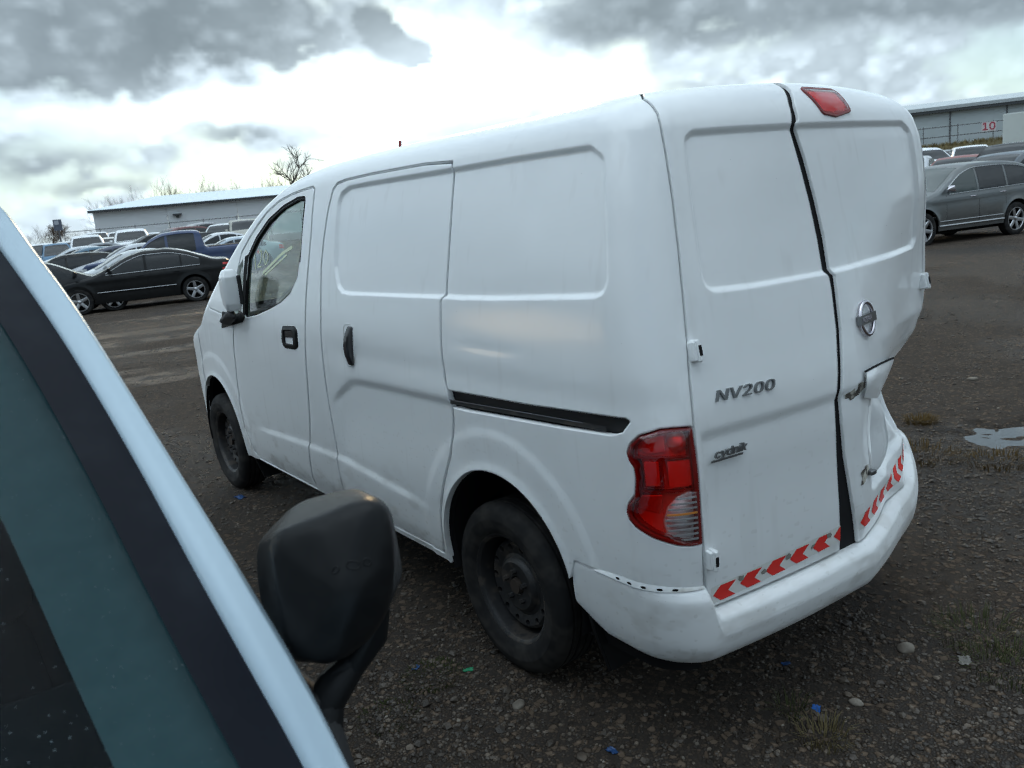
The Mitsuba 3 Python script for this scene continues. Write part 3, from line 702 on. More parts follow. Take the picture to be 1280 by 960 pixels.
# left lot
pk, pf = lot('blue_pickup', 'pickup', -14.75, 31.5, 74, BLUE, 'blue crew cab pickup truck behind the black sedan', cat_='pickup truck', fine=True, dirty=.15, trim='m_seal', handle='m_silver_trim')
LEFT = [
 ('silver_sedan', 'sedan', -11.95, 28.3, 84, (.45, .48, .50), 'pale silver sedan close behind the bonnet of the black sedan', 'car', None, 1),
 ('navy_hatchback', 'hatch', -10.7, 40.0, 88, NAVY, 'navy blue hatchback behind the pale silver sedan', 'car', None, 1.05),
 ('dark_saloon', 'sedan', -7.5, 25.0, 262, (.03, .032, .036), 'dark saloon at the pillar edge with its tail towards the black sedan', 'car', None, 1),
 ('teal_car', 'hatch', -9.5, 45.5, 86, (.02, .10, .17), 'teal blue hatchback left of and behind the navy hatchback', 'car', None, 1.05),
 ('silver_wagon', 'suv', -11.2, 50.0, 85, (.42, .47, .50), 'light silver wagon behind the navy hatchback', 'car', -.35, 1),
 ('black_wagon', 'suv', -8.5, 37.5, 80, BLACK, 'black wagon left of the teal hatchback', 'car', -.45, 1),
 ('silver_coupe', 'sedan', -18.0, 40.0, 80, (.40, .47, .53), 'light blue silver sedan behind the bed of the blue pickup', 'car', None, 1),
 ('white_van', 'van', -7.6, 62.0, 176, WHITE, 'white van facing the camera, leftmost of the far row', 'van', None, 1),
 ('blue_van', 'van', -8.35, 60.0, 174, (.05, .14, .24), 'blue van facing the camera, second from the left in the far row', 'van', None, .96),
 ('white_van', 'van', -9.05, 63.0, 172, WHITE, 'white van facing the camera, third from the left in the far row', 'van', None, 1),
 ('white_pickup', 'pickup', -10.05, 60.0, 171, WHITE, 'white pickup truck facing the camera, fourth from the left in the far row', 'pickup truck', .05, 1.08),
 ('cream_van', 'van', -11.15, 62.0, 170, (.66, .65, .60), 'cream van facing the camera, fifth from the left in the far row', 'van', None, 1),
 ('white_pickup', 'pickup', -12.55, 57.0, 168, WHITE, 'white pickup truck facing the camera beside the cab of the blue pickup', 'pickup truck', .1, 1.1),
 ('white_estate', 'suv', -13.6, 64.0, 150, (.62, .64, .66), 'white estate car left of the roof of the blue pickup', 'car', .2, 1),
 ('maroon_suv', 'suv', -14.9, 60.0, 100, (.12, .03, .03), 'maroon wagon above the cab of the blue pickup', 'car', .2, 1.1),
 ('grey_pickup', 'pickup', -16.4, 62.0, 92, (.30, .31, .32), 'grey pickup truck under the wall of the pale warehouse', 'pickup truck', .15, 1.1),
 ('white_crossover', 'suv', -17.9, 54.0, 150, WHITE, 'white crossover left of the beige four wheel drive', 'car', .2, 1.05),
 ('old_jeep', 'suv', -19.3, 53.0, 165, (.33, .32, .27), 'beige four wheel drive beside the windscreen pillar of the white van', 'car', .25, 1.1),
 ('dark_crossover', 'suv', -15.6, 52.0, 95, (.04, .045, .05), 'dark crossover behind the roof of the blue pickup', 'car', -.1, 1),
 ('white_sedan', 'sedan', -12.9, 44.0, 86, (.6, .63, .66), 'white sedan between the silver wagon and the blue pickup', 'car', -.1, 1),
 ('grey_sedan', 'sedan', -10.2, 52.5, 86, (.20, .22, .24), 'grey sedan between the teal hatchback and the white pickup', 'car', .1, 1),
 ('pale_hatchback', 'hatch', -9.0, 51.0, 84, (.52, .56, .60), 'pale blue hatchback behind the black wagon', 'car', -.05, 1),
 ('silver_hatchback', 'hatch', -12.0, 36.0, 86, (.50, .53, .56), 'silver hatchback between the pale silver sedan and the navy hatchback', 'car', -.1, 1),
 ('white_van', 'van', -10.6, 70.0, 172, WHITE, 'white van half hidden behind the white pickup and the cream van', 'van', .3, 1),
 ('white_van', 'van', -11.85, 70.0, 170, WHITE, 'white van between the cream van and the pickup by the blue cab', 'van', .2, 1),
 ('black_hatchback', 'hatch', -13.3, 50.0, 90, BLACK, 'black hatchback above the bonnet of the blue pickup', 'car', .25, 1),
 ('white_coupe', 'sedan', -17.2, 47.0, 84, (.66, .68, .70), 'white coupe above the bed of the blue pickup', 'car', .05, 1),
]
for nm, kd, az_, d_, yw, col, lb, ct, zz, sc in LEFT: lot(nm, kd, az_, d_, yw, col, lb, cat_=ct, z=zz, scale=sc)
RIGHT = [
 ('blue_grey_suv', 'suv', -66.2, 29.0, 80, (.07, .09, .11), 'blue grey wagon right behind the grey crossover', 'car', .0),
 ('white_hatchback', 'hatch', -60.6, 29.0, 200, WHITE, 'white hatchback between the white van and the grey crossover', 'car', None),
 ('wrecked_pickup', 'pickup', -62.0, 45.0, 150, WHITE, 'white pickup truck with a smashed nose below the bank', 'pickup truck', None),
 ('white_saloon', 'sedan', -63.0, 40.0, 130, WHITE, 'white saloon between the smashed pickup and the red car', 'car', None),
 ('red_car', 'suv', -64.0, 34.0, 100, (.20, .035, .025), 'red brown wagon above the roof of the grey crossover', 'car', .05),
 ('black_minivan', 'suv', -66.6, 33.0, 100, (.015, .016, .018), 'black minivan at the right edge of the photo', 'car', .30),
 ('silver_car', 'sedan', -61.2, 36.0, 110, (.5, .52, .54), 'silver sedan directly right of the white van, below the bank', 'car', .45),
 ('white_wagon', 'suv', -64.6, 48.0, 120, WHITE, 'white wagon under the number board', 'car', .55),
 ('grey_hatchback', 'hatch', -63.4, 52.0, 130, (.2, .22, .23), 'grey hatchback behind the white saloon', 'car', .7),
 ('white_sports_car', 'sedan', -66.9, 44.0, 110, (.7, .72, .72), 'white sedan in front of the box truck', 'car', .55),
]
for nm, kd, az_, d_, yw, col, lb, ct, zz in RIGHT: lot(nm, kd, az_, d_, yw, col, lb, cat_=ct, z=zz)
# white box truck
bx, by = polar(-67.3, 62)
BT = thing('box_truck', 'white box truck beside the number board on the right', 'truck')
bz = float(ground_z(bx, by, False)); ya = np.radians(-67)
bp = lambda m: place(m, bx, by, bz, ya)
obj('cargo_box', bp(rbox((0, 0, 1.95), (5.2, 2.3, 2.3), .03, 6)), paint((.62, .66, .62), .2), BT, smooth=30)
obj('cab', bp(hull(np.array([(2.75, -.95, .6), (2.75, .95, .6), (4.3, -.95, .6), (4.3, .95, .6), (2.75, -.9, 2.2), (2.75, .9, 2.2), (3.6, -.85, 2.2), (3.6, .85, 2.2), (4.3, -.95, 1.2), (4.3, .95, 1.2)]), .08)), paint(WHITE), BT, smooth=40)
obj('chassis', bp(boxm((0.6, 0, .62), (6.6, .9, .3))), 'm_underside', BT)
for xx in (-1.4, 3.6):
    for yy in (-.95, .95): obj('wheel', bp(place(lathe([(.02, -.12), (.40, -.12), (.43, -.08), (.43, .08), (.40, .12), (.02, .12)], 24), xx, yy, .43)), 'm_rubber', BT, smooth=30)

# ------------------------------------------------------------------ the white cargo van
_a, _yy = np.radians(np.linspace(0, 90, 40)), np.linspace(.70, 0, 40)[1:]
VAN = Skin(np.vstack([catmull([(3.80, 0), (3.79, .2), (3.755, .4), (3.68, .58), (3.55, .72), (3.35, .80), (3.05, .845), (2.6, .862), (1.8, .865), (1, .865)]),
        np.stack([np.linspace(.95, -.73, 60), np.full(60, .865)], 1),
        np.stack([-.74-.165*np.sin(_a), .70+.165*np.cos(_a)], 1),
        np.stack([-.905-.045*(1-(_yy/.70)**2), _yy], 1)]),
    [(.15, .80), (.25, .825), (.35, .847), (.5, .860), (.7, .865), (.95, .866), (1.08, .862), (1.2, .848), (1.3, .832), (1.45, .802), (1.6, .767), (1.72, .733), (1.86, .688)],
    [(.15, .03), (.45, .0), (.65, -.010), (.85, -.012), (1.0, .0), (1.15, .028), (1.3, .058), (1.5, .100), (1.65, .134), (1.86, .19)],
    [(-1.5, 1.855), (.9, 1.86), (1.3, 1.852), (1.6, 1.825), (1.9, 1.75), (2.2, 1.61), (2.5, 1.43), (2.8, 1.24), (3.02, 1.09), (3.2, 1.04), (3.45, .985), (3.65, .915), (3.78, .84), (3.85, .80)],
    .865)
SR = VAN.REAR
def mir(pts): return [(2*SR-s, t) for s, t in pts]
def dent(X):
    """the crushed right rear corner"""
    X = np.array(X, float); x, y, z = X[..., 0], X[..., 1], X[..., 2]
    A = np.interp(z, [.2, .35, .5, .66, .80, .92, 1.08, 1.3, 1.5, 1.7, 1.87], [.20, .20, .24, .31, .39, .295, .18, .11, .045, .0, 0])
    g = np.clip((.06-y)/.80, 0, 1)**1.1*(1+.10*np.sin(y*9+z*5)*sm(-.1, -.4, y))
    w = np.clip((.2-x)/1.05, 0, 1)
    X[..., 0] = x+A*g*w
    X[..., 1] = y+.10*A*g*w
    X[..., 2] = z+.06*g*w*sm(.75, .4, z)
    return X
def vpt(s, t, d=0.0):
    s, t = np.asarray(s, float), np.asarray(t, float)
    X = VAN.off(s, t, np.broadcast_to(np.asarray(d, float), np.broadcast(s, t).shape))
    return dent(X)
V = thing('cargo_van', 'white cargo van with a crushed rear door and red chevron tape along its tail', 'van')
GAP = .0045
front_gap = [(-2.165, 1.478), (-2.225, 1.359), (-2.276, 1.122), (-2.33, .98), (-2.38, .73), (-2.372, .496), (-2.30, .371), (-2.27, .331)]
door_top = [(-1.277, 1.744), (-1.300, 1.757), (-1.396, 1.752), (-1.535, 1.741), (-1.698, 1.717), (-1.842, 1.671), (-1.958, 1.609), (-2.05, 1.557), (-2.165, 1.478)]
fr_gap = [(-1.277, 1.744), (-1.262, 1.548), (-1.270, 1.409), (-1.285, 1.264), (-1.296, 1.121), (-1.339, .881), (-1.38, .694), (-1.43, .557), (-1.463, .385), (-1.463, .331)]
sl_top = [(-.103, 1.757), (-.317, 1.768), (-.732, 1.768), (-.965, 1.762), (-1.045, 1.753), (-1.080, 1.730)]
sl_front = [(-1.080, 1.730), (-1.103, 1.65), (-1.122, 1.514), (-1.130, 1.409), (-1.122, 1.27), (-1.124, 1.129), (-1.130, .904), (-1.128, .793), (-1.120, .652), (-1.112, .548), (-1.112, .439), (-1.11, .345)]
sl_rear = [(-.103, 1.757), (-.099, 1.668), (-.096, 1.561), (-.099, 1.437), (-.104, 1.323), (-.122, 1.300), (-.118, 1.101), (-.111, 1.024), (-.094, .98), (-.100, .892), (-.132, .76), (-.192, .643), (-.24, .516), (-.262, .389), (-.275, .345)]
r_left = [(.890, 1.93), (.894, 1.873), (.917, 1.84), (.935, 1.803), (.953, 1.691), (.966, 1.569), (.972, 1.44), (.973, 1.307), (.971, 1.22), (.966, 1.136), (.955, 1.008), (.950, .913), (.950, .817), (.954, .685), (.961, .543), (.968, .478)]
_tr = lambda s: min(1.945, float(VAN.tmax(s)))
splitL = [(1.600, 1.938), (1.602, 1.885), (1.598, 1.863), (1.560, 1.812), (1.543, 1.767), (1.536, 1.755), (1.554, 1.634), (1.567, 1.527), (1.572, 1.424), (1.570, 1.323), (1.580, 1.307), (1.580, 1.269), (1.568, 1.151), (1.540, 1.034), (1.524, .979), (1.518, .885), (1.521, .691), (1.527, .478)]
splitR = [(1.640, 1.938), (1.640, 1.885), (1.630, 1.863), (1.585, 1.811), (1.573, 1.767), (1.562, 1.755), (1.584, 1.656), (1.599, 1.531), (1.605, 1.421), (1.600, 1.323), (1.605, 1.305), (1.602, 1.272), (1.587, 1.149), (1.558, 1.030), (1.545, .979), (1.545, .878), (1.556, .772), (1.583, .628), (1.614, .478)]
lamp = [(.949, 1.000), (.900, 1.003), (.867, 1.002), (.81, .985), (.780, .960), (.767, .934), (.772, .915), (.784, .898), (.786, .868), (.780, .821), (.756, .792), (.749, .768), (.756, .748), (.776, .731), (.825, .707), (.885, .687), (.915, .681), (.954, .679)]
P_front_door = Polygon(door_top[::-1]+fr_gap[1:]+[(-2.27, .331)]+front_gap[::-1][1:-1]).buffer(0)
P_slide = Polygon(sl_top[::-1]+sl_rear[1:]+sl_front[::-1][:-1]).buffer(0)
P_lamp = rounded(lamp, .004)
arch_r = Point(.140, .385).buffer(.368, quad_segs=24).union(sbox(-.228, .0, .508, .385))
arch_f = Point(-2.790, .385).buffer(.368, quad_segs=24).union(sbox(-3.158, .0, -2.422, .385))
rail = rounded([(-.10, .998), (.36, 1.009), (.775, 1.028), (.790, 1.022), (.760, .990), (.715, .975), (.501, .962), (-.10, .936)], .004)
win = rounded([(-1.375, 1.712), (-1.46, 1.712), (-1.622, 1.684), (-1.80, 1.628), (-1.95, 1.545), (-2.055, 1.455), (-2.070, 1.34), (-2.090, 1.144), (-1.923, 1.165), (-1.73, 1.205), (-1.592, 1.240), (-1.473, 1.287), (-1.390, 1.362), (-1.362, 1.493)], .015)
quarter = rounded([(-2.135, 1.445), (-2.118, 1.36), (-2.150, 1.171), (-2.262, 1.150), (-2.250, 1.30), (-2.205, 1.40)], .006)
rec1 = rounded([(-.06, 1.741), (-.762, 1.741), (-.93, 1.738), (-1.000, 1.715), (-1.020, 1.675), (-1.012, 1.541), (-1.000, 1.410), (-.965, 1.330), (-.915, 1.302), (-.843, 1.298), (-.06, 1.308)], .03).union(sbox(-.25, 1.308, .05, 1.741))
rec2 = rounded([(-.08, 1.741), (.365, 1.743), (.720, 1.741), (.775, 1.705), (.775, 1.527), (.770, 1.384), (.748, 1.345), (.708, 1.333), (.2, 1.312), (-.08, 1.308)], .03)
REC = rec1.union(rec2)
recL = rounded([(1.75, 1.757), (1.257, 1.755), (1.065, 1.753), (1.028, 1.735), (1.026, 1.70), (1.036, 1.527), (1.045, 1.371), (1.057, 1.338), (1.086, 1.322), (1.232, 1.316), (1.75, 1.312)], .025)
recR = rounded([(1.40, 1.757), (2*SR-1.08, 1.755), (2*SR-1.028, 1.725), (2*SR-1.036, 1.527), (2*SR-1.05, 1.345), (2*SR-1.09, 1.318), (1.40, 1.312)], .03)
plate = rounded([(1.74, .905), (2.32, .905), (2.32, .60), (1.74, .60)], .03)
c1s, c1t = [-1.16, -1.111, -.992, -.872, -.809, -.564, -.135, .2], [.78, .827, .895, .953, .962, .968, .972, .972]

def van_disp(s, t):
    """recesses, swages and flares of the left half, and of the right half mirrored"""
    right = s > SR; sm_ = np.where(right, 2*SR-s, s)
    d = np.zeros(np.shape(s))
    side = sm_ < .93
    d = d-np.where(side, .013*sm(0, .016, sdist(REC, sm_, t)), 0)
    # swage on the sliding door and the quarter panel
    yt = np.interp(sm_, c1s, c1t)-t
    fade = sm(-1.12, -1.02, sm_)*sm(-.05, -.14, sm_)
    d = d-.012*sm(0, .036, yt)*(1-sm(.12, .42, yt))*np.where(side, sm(-1.115, -.99, sm_)*sm(.02, -.12, sm_), 0)
    # low swage along the doors
    tc = np.interp(sm_, [-2.3, -2.119, -1.5, -1.05, -.458, -.2], [.52, .533, .561, .566, .527, .50])
    d = d+.009*sm(.012, -.012, t-tc)*sm(-2.25, -1.9, sm_)*sm(-.25, -.55, sm_)*sm(.32, .42, t)
    # wheel arch flares
    for cx in (.140, -2.790):
        r = np.hypot(sm_-cx, np.maximum(t-.385, 0))
        d = d+np.where(side, .007*np.exp(-((r-.368)/.020)**2)+.006*sm(.52, .48, r), 0)
    # shallow dip under the belt
    d = d-.004*np.exp(-((t-1.06)/.05)**2)*side*sm(-1.2, -.9, sm_)
    # the rear doors
    rr = (s > .975) & (s < 2*SR-.975)
    dl = .012*sm(0, .018, sdist(recL, s, t))*(s < 1.59); dr_ = .012*sm(0, .018, sdist(recR, s, t))*(s >= 1.59)
    d = d-np.where(rr, dl+dr_, 0)
    d = d-np.where(rr, .011*sm(0, .034, .984-t)*(1-sm(.15, .48, .984-t)), 0)
    d = d-np.where(s > 1.59, .024*sm(0, .022, sdist(plate, s, t)), 0)
    # small hail and door dings, panel waviness
    d = d+.0011*(meshkit.fbm(np.stack([s*2.2, t*2.2, 0*s+5], -1), 2, seed=3)-.5)
    d = d-.004*np.exp(-((s-.42)/.05)**2-((t-1.60)/.09)**2)-.003*np.exp(-((s-.15)/.16)**2-((t-1.16)/.012)**2)
    # crumples in the struck door
    k = np.where(s > 1.72, sm(1.72, 1.95, s)*sm(1.35, 1.0, t), 0)
    d = d+k*.018*(meshkit.fbm(np.stack([s*5.5+t*3, t*6.5, 0*s+2], -1), 3, seed=9)-.5)+k*sm(1.05, .9, t)*.016*(1-np.abs(np.sin(s*8+t*13+2)))
    return d
def vfn(s, t): return dent(VAN.off(s, t, van_disp(s, t)))
def vfn_off(d): return lambda s, t: dent(VAN.off(s, t, van_disp(s, t)+d))
FE = lambda pg: (pg, (.003, -.001, -.006, -.011, -.016, -.021))
def vpoly(poly, name, m, h=.012, lip=.022, parent=V, d=0.0, edge=.005, smooth=True, hb=None, feats=(), **kw):
    return obj(name, panel(poly, h, vfn_off(d) if d else vfn, lip, edge, hb, feats), m, parent, smooth=smooth, **kw)

# left side
TOPS = [(s, float(VAN.tmax(s))-.002) for s in np.arange(.885, -3.06, -.04)]
P_side = Polygon([(-3.04, .32), (-.2, .315), (.40, .40), (.500, .50), (.515, .555), (.955, .555)]+r_left[::-1][2:-1]+TOPS).buffer(0)
P_side = P_side.difference(unary := shapely.union_all([P_front_door.buffer(GAP), P_slide.buffer(GAP), arch_r, arch_f, P_lamp.buffer(.002), rail, quarter.buffer(.006)]))
P_fender = P_side.intersection(Polygon(front_gap+[(-3.3, .2), (-3.3, 2.0), (-2.9, 2.0), (-2.75, 1.13), (-2.49, 1.15), (-2.26, 1.13)][::1]).buffer(0))
fend_cut = Polygon([(-3.3, 0), (-2.262, 0)]+front_gap[::-1][:-2]+[(-2.262, 1.145), (-2.50, 1.145), (-2.72, 1.165), (-2.90, 1.34), (-3.3, 1.3)]).buffer(0)
vpoly(P_side.difference(fend_cut.buffer(GAP)), 'body_side', 'm_white', feats=[FE(REC)])
vpoly(P_side.intersection(fend_cut), 'front_fender', 'm_white')
fd = vpoly(P_front_door.buffer(-GAP).difference(win.union(quarter)), 'front_door', 'm_white')
sd = vpoly(P_slide.buffer(-GAP), 'sliding_door', 'm_white', feats=[FE(REC)])
# right side, mirrored and coarser, crushed behind
mirp = lambda pg: shapely.affinity.affine_transform(pg, [-1, 0, 0, 1, 2*SR, 0])
vpoly(mirp(P_side.difference(fend_cut.buffer(GAP))).difference(Polygon([(2*SR-1.05, .5), (2*SR-.70, .5), (2*SR-.70, .70), (2*SR-1.05, .70)])), 'body_side', 'm_white', h=.035, hb=.02)
vpoly(mirp(P_side.intersection(fend_cut)), 'front_fender', 'm_white', h=.04, hb=.02)
fd2 = vpoly(mirp(P_front_door.buffer(-GAP).difference(win.union(quarter))), 'front_door', 'm_white', h=.04, hb=.02)
vpoly(mirp(P_slide.buffer(-GAP)), 'sliding_door', 'm_white', h=.04, hb=.02)
# rear doors
topd = lambda a, b: [(s, float(VAN.tmax(s))-.002) for s in np.linspace(a, b, 24)]
P_rd = Polygon(r_left[1:][::-1]+topd(.892, 1.600)+splitL[1:]).buffer(0)
P_rd2 = Polygon(splitR[1:][::-1]+topd(1.640, 2*SR-.892)+mir(r_left[1:])).buffer(0)
rd = vpoly(P_rd.buffer(-GAP), 'rear_door', 'm_white', h=.010, feats=[FE(recL)])
rd2 = vpoly(P_rd2.buffer(-.002), 'rear_door', 'm_white', h=.010, lip=.010, feats=[FE(recR)], label='crushed right rear door with folded skin')

obj('door_seal', panel(Polygon(splitL+splitR[::-1]).buffer(.012), .012, lambda s, t: dent(VAN.off(s, t, van_disp(np.full(np.shape(s), 1.56), t)-.012)), 0, 0), 'm_seal', rd2, smooth=True)
# roof, windscreen, bonnet: the deck between the roof edges
def deckmesh(s0, s1, ns, q0=-1, q1=1, nq=26, d=0.0):
    S, Q = np.meshgrid(np.linspace(s0, s1, ns), np.linspace(q0, q1, nq), indexing='ij')
    return grid(dent(VAN.deck(S, Q, d)), flip=True)
obj('roof', cat([deckmesh(-1.78, SR-.02, 90), deckmesh(-3.02, -1.78, 30, .93, 1, 3), deckmesh(-3.02, -1.78, 30, -1, -.93, 3)]), 'm_white', V, smooth=True)
obj('windscreen', deckmesh(-3.0, -1.79, 30, -.925, .925, 24, .002), 'm_window', V, smooth=True)
obj('windscreen_frame', cat([deckmesh(-3.02, -1.78, 30, .90, .93, 2, -.004), deckmesh(-3.02, -1.78, 30, -.93, -.90, 2, -.004), deckmesh(-1.82, -1.77, 3, -.93, .93, 20, -.004), deckmesh(-3.04, -2.94, 3, -.93, .93, 20, -.004)]), 'm_black', V)
obj('bonnet', deckmesh(VAN.NOSE+.02, -3.03, 60), 'm_white', V, smooth=True)
# front end
nose = lambda a, b, t0, t1: Polygon([(a, t0), (b, t0), (b, t1), (a, t1)])
topn = [(s, float(VAN.tmax(s))-.004) for s in np.linspace(-3.06, 2*VAN.NOSE+3.06, 60)]
P_nose = Polygon([(-3.06, .30)]+topn+[(2*VAN.NOSE+3.06, .30)]).buffer(0).difference(arch_f.buffer(.01)).difference(shapely.affinity.affine_transform(arch_f, [-1, 0, 0, 1, 2*VAN.NOSE, 0]).buffer(.01))
hl = rounded([(-3.36, .98), (-3.30, .80), (-3.72, .66), (-3.95, .70), (-3.86, .90)], .03)
hl2 = shapely.affinity.affine_transform(hl, [-1, 0, 0, 1, 2*VAN.NOSE, 0])
gr = rounded([(-4.05, .50), (2*VAN.NOSE+4.05, .50), (2*VAN.NOSE+3.98, .76), (-3.98, .76)], .03)
obj('front_bumper', panel(P_nose.difference(shapely.union_all([hl.buffer(.004), hl2.buffer(.004), gr])), .035, vfn, .02, .005, .02), 'm_white', V, smooth=True)
for g in (hl, hl2): obj('headlight', panel(g, .04, vfn, .01, .004, .02), 'm_lens', V, smooth=True)
obj('grille', panel(gr, .05, vfn_off(-.02), 0, 0), 'm_black', V)

# dark inner shell behind the gaps
def inner(poly, h=.06, d=-.030): return panel(poly, h, lambda s, t: dent(VAN.off(s, t, d-.05*sm(1.6, 1.75, s))), 0, 0)
P_in = Polygon([(-1.25, .27), (.95, .27), (.95, .44), (2*SR-.95, .44), (2*SR-.95, .27), (2*SR+1.25, .27)]+[(s, float(VAN.tmax(s))-.02) for s in np.linspace(2*SR+1.25, -1.25, 90)]).buffer(0)
P_in = shapely.union_all([P_in, sbox(-3.2, .27, -1.25, 1.08), sbox(2*SR+1.25, .27, 2*SR+3.2, 1.08)])
P_in = P_in.difference(shapely.union_all([arch_r.buffer(-.004), arch_f.buffer(-.004), mirp(arch_r), mirp(arch_f)]))
obj('inner_body', cat([inner(P_in), panel(rail.buffer(.03), .03, lambda s, t: VAN.off(s, t, np.full(np.shape(s), -.032)), 0, 0)]), 'm_seal', V, smooth=True)
obj('floor_pan', cat([boxm((1.25, 0, .35), (3.5, 1.26, .06)), boxm((1.2, .30, .28), (2.6, .10, .10)), boxm((1.2, -.30, .28), (2.6, .10, .10)), boxm((-.62, .18, .40), (.2, .8, .14))]), 'm_seal', V)
def liner(cx, sgn):
    a = np.linspace(np.pi*1.08, -np.pi*.08, 28)
    X = np.stack([np.stack([-(cx+.372*np.cos(a)), np.full(28, sgn*y), .385+.372*np.sin(a)], -1) for y in (.845, .60, .50)], 1)
    X[:, 2, 0] = -cx+(X[:, 1, 0]+cx)*.02; X[:, 2, 2] = .385+(X[:, 1, 2]-.385)*.02
    return grid(X)
for cx in (.140, -2.790):
    for sg in (1, -1): obj('wheel_liner', liner(cx, sg), 'm_seal', V, smooth=40)

# wheels: tyre with tread grooves and steel rim
def tyre_mesh(R=.308, W=.185, rim=.195):
    h = W/2
    prof = [(rim-.004, -h*.80), (rim+.012, -h*.92), (rim+.05, -h*1.02), (rim+.078, -h*.99), (R-.018, -h*.90), (R-.006, -h*.76)]
    for y in (-.5, -.17, .17, .5):
        prof += [(R-.001, y*h-.006), (R-.009, y*h-.004), (R-.009, y*h+.004), (R-.001, y*h+.006)]
    prof += [(R-.006, h*.76), (R-.018, h*.90), (rim+.078, h*.99), (rim+.062, h*1.015), (rim+.058, h*1.035), (rim+.052, h*1.02), (rim+.03, h*.985), (rim+.012, h*.92), (rim-.004, h*.80)]
    return lathe(prof, 72)
def rim_with_holes():
    prof = [(1e-4, .034), (.030, .036), (.036, .044), (.060, .046), (.085, .048), (.094, .042), (.100, .032), (.112, .027), (.130, .034), (.147, .037), (.158, .028), (.167, .004), (.171, -.03), (.178, -.03), (.180, .055), (.184, .070), (.192, .077), (.1985, .079), (.2005, .075), (.199, .060), (.196, -.07), (.15, -.075), (1e-4, -.075)]
    prof[0], prof[-1] = (0, .034), (0, -.075)
    m = manifold3d.CrossSection([np.array(prof, float)], manifold3d.FillRule.NonZero).revolve(64).rotate([-90, 0, 0])
    for k in range(14):
        an = k*2*np.pi/14
        m = m-manifold3d.Manifold.cylinder(.12, .0115, .0115, 14).rotate([90, 0, 0]).translate([.138*np.cos(an), .08, .138*np.sin(an)])
    return unman(m)
TY, RIM = tyre_mesh(), rim_with_holes()
def lugs():
    out = []
    for k in range(5):
        an = k*2*np.pi/5+.3
        c = unman(manifold3d.Manifold.cylinder(.020, .0105, .009, 6).rotate([-90, 0, 0]).translate([.055*np.cos(an), .044, .055*np.sin(an)])); out.append(c)
    return out
HUB = unman(manifold3d.Manifold.cylinder(.022, .030, .026, 20).rotate([-90, 0, 0]).translate([0, .034, 0]))
LUGS = lugs()
for wx, wy, wz in ((-.092, .742, .304), (2.915, .742, .304), (-.05, -.742, .304), (2.915, -.742, .304)):
    wk = nxt(V+'__wheel'); fl = (lambda m: m) if wy > 0 else flipy
    for nm, m, b, sh in (('tyre', TY, 'm_rubber', 40), ('rim', RIM, 'm_steel', 30), ('hub', HUB, 'm_rust', 30), *[('nut' if k == 0 else f'nut_{k:03d}', g, 'm_steel', False) for k, g in enumerate(LUGS)]):
        scene[f'{wk}__{nm}'] = mikit.ply(place(fl(m), wx, wy, wz), b, smooth=sh)
for s0, side in ((.530, 1), (-2.405, 1)):
    P = np.array([VAN(s0+.004*k, .47-.07*k) for k in range(5)]); 
    X = np.stack([P+[0, -.004, 0], P+[0, -.20, 0]], 1)
    X = np.stack([np.stack([P[:, 0]-.012*np.arange(5), P[:, 1]-dy, P[:, 2]], -1) for dy in (.006, .03, .10, .19)], 1)
    m = grid(X); m2 = tm(m.vertices+[-.008, 0, 0], m.faces[:, ::-1])
    obj('mud_flap', cat([m, m2, tube(P+np.array([0, -.006, 0])+np.outer(np.arange(5), [-.012, 0, 0]), .006, 6)]), 'm_plastic', V, smooth=40)

# bumper: a swept section, with a step under the doors
def bumper():
    ss = np.concatenate([np.linspace(.500, .80, 24), np.linspace(.80, 1.10, 50)[1:], np.linspace(1.1, 2*SR-1.1, 90)[1:], np.linspace(2*SR-1.1, 2*SR-.8, 40)[1:], np.linspace(2*SR-.8, 2*SR-.5, 14)[1:]])
    rows = []
    for s in ss:
        sl = min(s, 2*SR-s)
        w = sm(.72, 1.05, sl)                      # how far it stands off the body
        st = sm(.958, .985, sl)                    # under the doors
        top = .552+(.474-.552)*st
        tl = np.interp(sl, [.50, .58, .63, .763, .936, 1.2], [.40, .360, .340, .335, .318, .320])
        edge = top-.004-.010*st
        pr = [(-.030, top-.004), (-.004, top), (.001+.012*w*st, top-.001), (.003+.030*w*st+.004*w, edge), (.004+.042*w*st+.018*w*(1-st), edge-.012-.012*st), (.004+.046*w*st+.034*w*(1-st), edge-.04), (.004+.046*w, tl+.085), (.003+.040*w, tl+.045), (.0+.026*w, tl+.016), (-.008+.010*w, tl+.002), (-.03, tl-.004), (-.07, tl)]
        d = np.array([p[0] for p in pr]); t = np.array([p[1] for p in pr])
        d = d+.0015*np.sin(s*11)*w
        rows.append(dent(VAN(np.full(len(t), s), t)+VAN.nrm(np.full(len(t), s), t*0+.45)*d[:, None]))
    X = np.array(rows)
    # refine the section smoothly
    out = []
    for i in range(len(X)):
        out.append(catmull(X[i], 4))
    return grid(np.array(out))
bk = obj('rear_bumper', bumper(), 'm_white', V, smooth=True)
# joint strip of the sprung bumper corner, with its punched holes
js = np.linspace(.60, .955, 40)
X = np.stack([vpt(js, .557+.012*np.sin((js-.60)/.355*np.pi), .001), vpt(js, .5525+0*js, .007)], 1)
obj('bumper_joint', grid(X, flip=False), 'm_white_dirty', bk)
obj('bumper_joint_shadow', grid(np.stack([vpt(js, .553+.018*np.sin((js-.60)/.355*np.pi)**.7, -.004), vpt(js, .545+0*js, -.004)], 1)), 'm_seal', bk)
for s in (.70, .745, .79, .835, .875):
    obj('mount_hole', panel(shapely.affinity.scale(Point(s, .559).buffer(.0045), 1.8, .8), .004, lambda a, b: VAN.off(a, b, np.full(np.shape(a), .0065)), 0, 0), 'm_dark_hole', bk)

